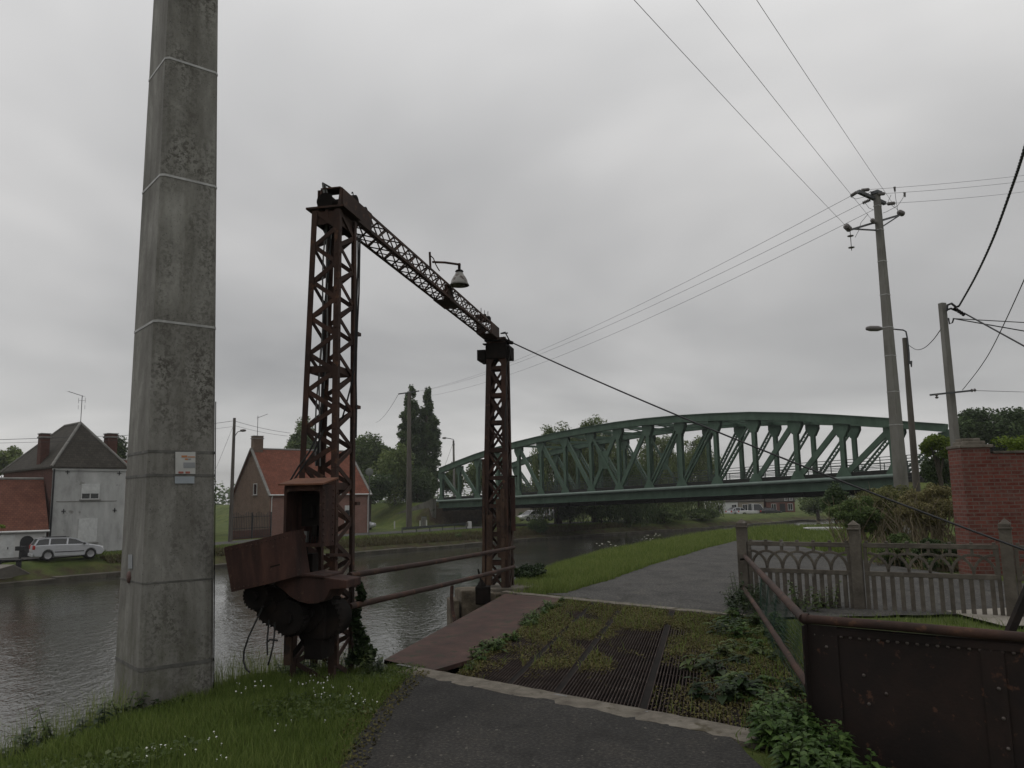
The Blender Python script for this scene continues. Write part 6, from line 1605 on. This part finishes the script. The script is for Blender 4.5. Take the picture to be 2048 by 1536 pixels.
grass('tall_grass', 'taller pale seed grass along the near water edge', [(-4.2, 4.5), (-3.9, 7.2), (-3.0, 8.8), (-2.3, 9.2), (-1.6, 8.95), (-1.5, 8.3), (-2.3, 8.3), (-3.0, 7.6), (-3.4, 6.4), (-3.7, 4.5)], 3500, .16, .42, .0024, polefoot, None, .3, .72)
grass('verge_grass', 'yellowish grass fringe along the left edge of the foreground path', [(p[0] - .30, p[1]) for p in pathL[1:]] + [(p[0] + .04, p[1]) for p in pathL[1:]][::-1], 6000, .03, .09, .0035, None, None, .6, .62)
stripL = [W(1015, 1188, z=0)[:2], W(1080, 1189, z=0)[:2]] + [p[:2] for p in TP_L[1:7]]
stripR = [(11.5, 41.5), (9.0, 37.6), (5.6, 31.6), (2.4, 25.6), (.7, 20.3), (.0, 17.4), (-.3, 15.9), (.35, 14.6)]
near_only = lambda q: RNG.random(len(q)) < np.clip(16 / q[:, 1], 0, 1) ** 1.6
grass('strip_grass', 'bright grass strip between the towpath and the canal', stripL + stripR, 52000, .08, .22, .0065, near_only, None, .4, .62)
field = [p[:2] for p in TP_L[6:]] + [(12, 18), (14.5, 24), (17, 38), (13.4, 42), (11, 40)]
grass('field_grass', 'grass beyond the fence up to the water', field, 22000, .10, .24, .010, None, None, .4, .55)
yard = [(3.2, 10.5), (4.0, 10.9), (5.9, 10.6), (6.1, 9.2), (3.6, 5.0), W(1640, 1440, z=0)[:2], W(1530, 1536, z=0)[:2], W(1460, 1470, z=0)[:2]]
grass('yard_grass', 'dark grass between the deck and the riveted parapet', yard, 4500, .05, .16, .004, None, None, .5, .4)
far_poly = [(-26.5, 53.2), (-13.8, 69.5), (-3.5, 81.4), (-.4, 86), (14, 100.5), (10, 104), (-9, 88), (-20, 72), (-30.5, 55)]
grass('far_grass', 'sparse rough grass on the far bank edge', far_poly, 20000, .12, .30, .03, lambda q: (-sdist(q, FAR) < 5.5) & (-sdist(q, FAR) > 1.6), None, .5, .5)
grass('dry_grass', 'dry brownish grass on the slope of the far bank', far_poly, 22000, .12, .40, .03, lambda q: -sdist(q, FAR) < 2.4, DRYM, .8, .4)

W_ = scatter(bank, 9000, lambda q: vis(q) & (wob(q[:, 0], q[:, 1], 2.6) > .25)); W_[:, 2] += RNG.uniform(.01, .07, len(W_))
v, f, t = leaves(W_, RNG.uniform(.018, .05, len(W_)), np.clip(RNG.normal(.5, .2, len(W_)), 0, 1), up=1.0, aspect=.8)
tag(npmesh('bank_weeds', v, f, WEEDM, (-2, 6, 0), None, t), 'low broad leaved weeds among the grass of the near bank', 'weeds', kind='stuff')
E_ = scatter([(p[0] - .14, p[1]) for p in pathL[1:]] + [(p[0] + .16, p[1]) for p in pathL[1:]][::-1], 2600); E_[:, 2] = np.maximum(E_[:, 2], .012) + RNG.uniform(0, .015, len(E_))
v, f, t = leaves(E_, RNG.uniform(.012, .035, len(E_)), np.clip(RNG.normal(.4, .2, len(E_)), 0, 1), up=1.2, aspect=.7)
tag(npmesh('edge_moss', v, f, MOSSM, (-1, 5, 0), None, t), 'moss and litter creeping over the left edge of the foreground path', 'moss', kind='stuff')
# daisies
dm = MB(); dm.lathe((0, 0, .0), [(.012, .002), (.011, .006), (.004, .008), (.001, .009)], 8); dm.frust((0, 0, -.03), (0, 0, .002), .0012, .0012, 4, caps=False)
DAISY = plain('white daisy petals', (.70, .70, .66), .7)
d0 = dm.build('daisy', DAISY, origin=(0, 0, 0))
spots = []
for (u, v, su, sv, n) in ((500, 1372, 40, 10, 12), (620, 1368, 40, 9, 16), (680, 1385, 35, 12, 14), (730, 1405, 20, 10, 6), (340, 1500, 60, 14, 7), (300, 1508, 30, 8, 3), (420, 1480, 50, 14, 6), (560, 1450, 60, 20, 5), (640, 1350, 40, 6, 5), (455, 1525, 20, 6, 3)):
    for _ in range(n): spots.append(W(random.gauss(u, su * .6), random.gauss(v, sv * .6), z=0.06))
first = True
for p in spots:
    o = d0 if first else d0.copy()
    if not first: COL.objects.link(o)
    first = False
    o.location = (p.x, p.y, hz(p.x, p.y) + random.uniform(.07, .115)); o.rotation_euler = (random.gauss(-.25, .3), random.gauss(0, .3), random.uniform(0, 6)); s = random.uniform(.35, .65); o.scale = (s, s, s)
    tag(o, 'tiny white daisy in the grass of the near left bank', 'flower', 'daisies in the bank grass')

# bigger leaf shape for near plants: two folded halves with a drip tip
def leaf6(bases, dirs, size, tone, wd=.62, droop=.3):
    n = len(bases); d = dirs / np.linalg.norm(dirs, axis=1)[:, None]; z = np.array([[0, 0, 1.]])
    w = np.cross(d, np.repeat(z, n, 0)); w /= (np.linalg.norm(w, axis=1)[:, None] + 1e-6); u = np.cross(w, d); s = size[:, None]
    dz = -z * s * droop
    A = bases; B = bases + d * s * .28 + w * s * wd * .5 + u * s * .07; Bm = bases + d * s * .28 - w * s * wd * .5 + u * s * .07
    Cc = bases + d * s * .66 + w * s * wd * .34 + dz * .4 + u * s * .05; Cm = bases + d * s * .66 - w * s * wd * .34 + dz * .4 + u * s * .05
    M_ = bases + d * s * .45 + dz * .15; T_ = bases + d * s + dz
    v = np.stack([A, B, Cc, T_, Cm, Bm, M_], 1).reshape(-1, 3); i = np.arange(n)[:, None] * 7
    f = np.concatenate([i + np.array([[0, 1, 2, 6]]), i + np.array([[6, 2, 3, 4]]), i + np.array([[0, 6, 4, 5]])])
    return v, f, np.concatenate([tone, tone, tone])

def nettle(p, h, label, group, mat=NETM, n=8, leaf=.085, cat='nettle', name='nettle_plant'):
    root = thing(name, label, cat, p, group); p = V(p); lean = V((random.gauss(0, .14), random.gauss(0, .14), 1)); m = MB()
    B, D, S, T = [], [], [], []; tn = random.gauss(.5, .12)
    for s_ in range(random.randint(2, 4)):
        b = p + V((random.gauss(0, .05), random.gauss(0, .05), 0)); hh = h * random.uniform(.6, 1.05); l2 = (lean + V((random.gauss(0, .2), random.gauss(0, .2), 0)))
        top = b + l2 * hh; m.tube([b - ez * .05, b.lerp(top, .5) + V((0, 0, .01)), top], [.006, .005, .002], 5)
        for i in range(n):
            q = b.lerp(top, .22 + .78 * i / (n - 1)); a = i * 1.57 + random.gauss(0, .3)
            for k in range(2):
                aa = a + k * math.pi; B.append(q); D.append((math.cos(aa), math.sin(aa), random.gauss(.15, .25))); S.append(leaf * random.uniform(.7, 1.25) * (1.15 - .55 * i / n)); T.append(tn + random.gauss(0, .16))
    m.build('stem', BARKG, root)
    v, f, t = leaf6(np.array(B), np.array(D), np.array(S), np.array(T)); npmesh('leaves', v, f, mat, None, root, t)
BARKG = plain('green stem', (.04, .06, .018), .7)
for i in range(56):
    u, v = random.choice(((random.uniform(1480, 1690), random.uniform(1440, 1560)), (random.uniform(1500, 1740), random.uniform(1490, 1620)), (random.uniform(1540, 1640), random.uniform(1425, 1480))))
    p = W(u, v, z=0); par_d = (p - V((pc_.x, pc_.y, 0))).dot(nf)
    if par_d < .08 or p.x < 1.62: p = V((pc_.x, pc_.y, 0)) + kd2 * random.uniform(-.3, 1.0) + nf * random.uniform(.08, .55)
    nettle((p.x, p.y, hz(p.x, p.y)), random.uniform(.14, .30), 'bright green nettle at the foot of the riveted parapet', 'nettles below the parapet')
for i in range(9):
    p = V((pc_.x, pc_.y, 0)) + kd2 * random.uniform(1.5, 2.4) + nf * random.uniform(.06, .40)
    nettle((p.x, p.y, hz(p.x, p.y)), random.uniform(.12, .26), 'dark nettle in the bottom right corner below the parapet', 'nettles in the right corner', IVYM)
# leafy weeds along the right side of the grating
for i in range(62):
    f = random.random() ** .9; a = min(3.92, 3.55 + random.gauss(0, .30)); p = deck(a, f)
    nettle((p.x, p.y, -.02), random.uniform(.05, .19), 'leafy weed growing up through the right edge of the grating', 'weeds along the grating edge', (WEEDM, NETM, IVYM)[i % 3], 5, .115, 'weed', 'leafy_weed')
for i in range(16):
    p = W(random.uniform(1462, 1530), random.uniform(1205, 1245), z=0)
    nettle((p.x, p.y, -.02), random.uniform(.25, .5), 'dark green weed clump at the foot of the first fence post', 'weeds by the fence post', IVYM, 8, .08, 'weed', 'leafy_weed')
for i in range(9):
    p = W(random.uniform(1590, 1660), random.uniform(1195, 1235), Y=random.uniform(11.4, 12.2)); p.z = hz(p.x, p.y)
    nettle((p.x, p.y, -.1), random.uniform(.35, .6), 'pale weed leaning on the lower slats of the fence', 'weeds at the fence base', WEEDM, 8, .08, 'weed', 'leafy_weed')
for i in range(30):
    t = random.random(); p = V((-3.55, 5.9, 0)).lerp(V((-3.2, 7.9, 0)), t) + V((random.uniform(-.35, .2), random.uniform(-.3, .3), 0))
    nettle((p.x, p.y, hz(p.x, p.y)), random.uniform(.12, .34), 'bramble like weed at the water edge left of the concrete pole', 'weeds at the water edge', WEEDM if random.random() < .4 else IVYM, 6, .085, 'weed', 'leafy_weed')
# ground-hugging moss on the deck
n = 210000; A_ = RNG.uniform(.40, DECK_R + .1, n); B_ = RNG.uniform(.01, .985, n)
dvec = np.array(deck(0, 1) - deck(0, 0)); 
P = np.array([deck(a, b)[:] for a, b in zip(A_[:n], B_[:n])])
m1 = wob(A_ * 1.0, B_ * 4.2, 2.4) * .5 + wob(A_ + 3, B_ * 5.5, 4.3) * .35 + RNG.normal(0, .16, n)
edge = np.clip((.62 - A_) / .2, 0, 1) * 1.2 + np.clip((A_ - 2.6) / .4, 0, 1) * .9 + np.clip((B_ - .52) * 1.5, -.5, .45)
bias = np.where((A_ > 1.02) & (A_ < 1.1) | (A_ > 1.56) & (A_ < 1.66) | (A_ > 2.41) & (A_ < 2.52), -.55, 0) - np.clip((A_ - 1.7) * (1 - B_) * 1.1, 0, .8) * (A_ < 2.5)
kp = (m1 + edge * .75 + bias) > -.10
kp &= ~((B_ < .12 + .06 * np.sin(A_ * 9)) & (A_ > .8) & (A_ < 2.5))
kp &= ~((A_ > 2.5) & (B_ < .42 + .1 * np.sin(A_ * 7)) & (RNG.random(n) < .72))
P = P[kp]; P[:, 2] = RNG.uniform(-.012, .022, len(P)); tn = np.clip(.45 + .25 * m1[kp] + RNG.normal(0, .15, len(P)), 0, 1)
v, f, t = leaves(P, RNG.uniform(.010, .027, len(P)) * (1 + .6 * (RNG.random(len(P)) < .08)), tn, up=1.0, aspect=.7)
tag(npmesh('deck_moss', v, f, MOSSM, (1, 9, 0), None, t), 'olive moss and small weeds covering the grating deck', 'moss', kind='stuff')
P2 = P[RNG.random(len(P)) < .028]
v, f, t = blades(P2, RNG.uniform(.03, .11, len(P2)), RNG.uniform(.0018, .0035, len(P2)), RNG.uniform(.3, .8, len(P2)), .7)
tag(npmesh('deck_grass', v, f, GRASSM, (1, 9, 0), None, t), 'short grass tufts in the moss of the deck', 'grass', kind='stuff')
# leafy fringe between the red plate and the grating
for i in range(34):
    f_ = random.uniform(.03, .95); a = .36 + .14 * random.random() ; p = deck(a, f_)
    nettle((p.x, p.y, 0), random.uniform(.05, .13), 'small bright weed along the edge of the red plate', 'weeds beside the red plate', WEEDM if random.random() < .5 else NETM, 4, .07, 'weed', 'leafy_weed')
# creeper on the near column and bushy growth at its foot
root = thing('climbing_ivy', 'dark ivy climbing the right edge of the near gantry column', 'ivy', W(716, 1320, Y=8.2))
cl = []
for y in range(1150, 1330, 9): p = W(716 + 7 * math.sin(y * .07), y, Y=8.2 + .1 * random.random()); cl.append((np.array(p), np.array([.030 + (y - 1150) / 2600, .05, .04])))
for _ in range(8): p = W(random.uniform(705, 745), random.uniform(1285, 1325), Y=8.4); cl.append((np.array(p), np.array([.07, .09, .05])))
crown_mesh(root, cl, 1500, .055, IVYM, 'foliage', aspect=.75)
root = thing('water_bush', 'dark bush growing beside the far gantry column at the water edge', 'bush', W(1050, 1150, Y=16.8))
cl = [(np.array(W(random.uniform(1026, 1082), 1150 - 26 * random.random() ** 1.8, Y=16.8 + random.uniform(-.5, .8))), np.array([.15, .2, .07]) * random.uniform(.5, 1.2)) for _ in range(22)]
crown_mesh(root, cl, 2600, .06, IVYM, 'foliage')
# weeds round the feet of the gantry
for i in range(26):
    u = random.uniform(570, 780); p = W(u, random.uniform(1300, 1325), Y=random.uniform(8.0, 8.7)); z = hz(p.x, p.y)
    nettle((p.x, p.y, max(z, -.35)), random.uniform(.10, .26), 'weed among the feet of the near gantry column', 'weeds under the gantry', IVYM if i % 2 else WEEDM, 5, .06, 'weed', 'leafy_weed')
# cow parsley on the bank
PARS = plain('cream umbels', (.34, .34, .27), .8)
for i in range(9):
    t = random.random(); q = V((2.2, 24.6, 0)).lerp(V((6.2, 32.2, 0)), t) + V((random.uniform(-.5, .5), random.uniform(-.4, .4), 0)); h = random.uniform(.25, .42); zb = hz(q.x, q.y)
    root = thing('cow_parsley', 'white flowering cow parsley on the canal edge of the grass strip', 'flower', (q.x, q.y, zb), 'cow parsley on the bank')
    g = MB(); b = V((q.x, q.y, zb)); g.tube([b, b + ez * h], [.008, .004], 5); g.build('stem', BARKG, root); g = MB()
    for _ in range(5): c = b + V((random.gauss(0, .09), random.gauss(0, .09), h + random.uniform(-.12, .05))); g.lathe(c, [(.03, .0), (.022, .012), (.001, .016)], 7)
    g.build('umbel', PARS, root)
# green plastic netting between the two pipe rails
NETG = plain('green plastic net', (.005, .026, .014), .8)
ra0, ra1 = W(1498, 1122, Y=12.2), pc_; rb0, rb1 = W(1500, 1230, Y=11.9), W(1619, 1400, Y=6.1)
g = MB(); NU, NV = 60, 13
for i in range(NU + 1):
    t = .3 + .7 * i / NU; a, b = ra0.lerp(ra1, t), rb0.lerp(rb1, t); g.tube([a.lerp(b, k / 6) + V((.008 * math.sin(i * .5 + k), 0, 0)) for k in range(7)], .0018, 4, caps=False)
for k in range(NV + 1):
    g.tube([ra0.lerp(ra1, t).lerp(rb0.lerp(rb1, t), k / NV) + V((.008 * math.sin(t * 22 + k), 0, 0)) for t in np.linspace(.3, 1, 14)], .0018, 4, caps=False)
tag(g.build('green_net', NETG), 'dark green plastic netting sagging between the two right hand pipe rails', 'net')
# pebbles and leaf litter on the foreground path
LIT = M('pale litter', [(.07, .065, .055), (.15, .14, .12)], 9, .9, .1)
pm = MB(); pm.lathe((0, 0, 0), [(.011, 0), (.010, .004), (.005, .007), (.001, .008)], 6)
s0 = pm.build('pebble', LIT, origin=(0, 0, 0))
for i in range(60):
    o = s0 if i == 0 else s0.copy()
    if i: COL.objects.link(o)
    p = W(random.uniform(720, 1480), random.uniform(1400, 1536), z=.012)
    if not (-1.0 < p.x < 1.45): p.x = random.uniform(-.9, 1.2)
    o.location = (p.x, p.y, .012); s = random.uniform(.4, 1.3); o.scale = (s, s * random.uniform(.5, 1), s * .5); o.rotation_euler = (0, 0, random.uniform(0, 6))
    tag(o, 'small pale pebble lying on the dark foreground path', 'pebble', 'pebbles on the path')
# =================================================================== air
hm = bpy.data.materials.new('air'); hm.use_nodes = True; hn = hm.node_tree
hn.nodes.remove(hn.nodes['Principled BSDF'])
pv = hn.nodes.new('ShaderNodeVolumePrincipled'); pv.inputs['Color'].default_value = (.86, .88, .90, 1); pv.inputs['Density'].default_value = .00035; pv.inputs['Anisotropy'].default_value = .2
hn.links.new(pv.outputs[0], hn.nodes['Material Output'].inputs['Volume'])
hb = MB(); hb.box((0, 720, 8.), (1440, 1640, 25.4))
tag(hb.build('haze', hm, origin=(0, 720, 8)), 'thin damp haze over the canal', kind='stuff')
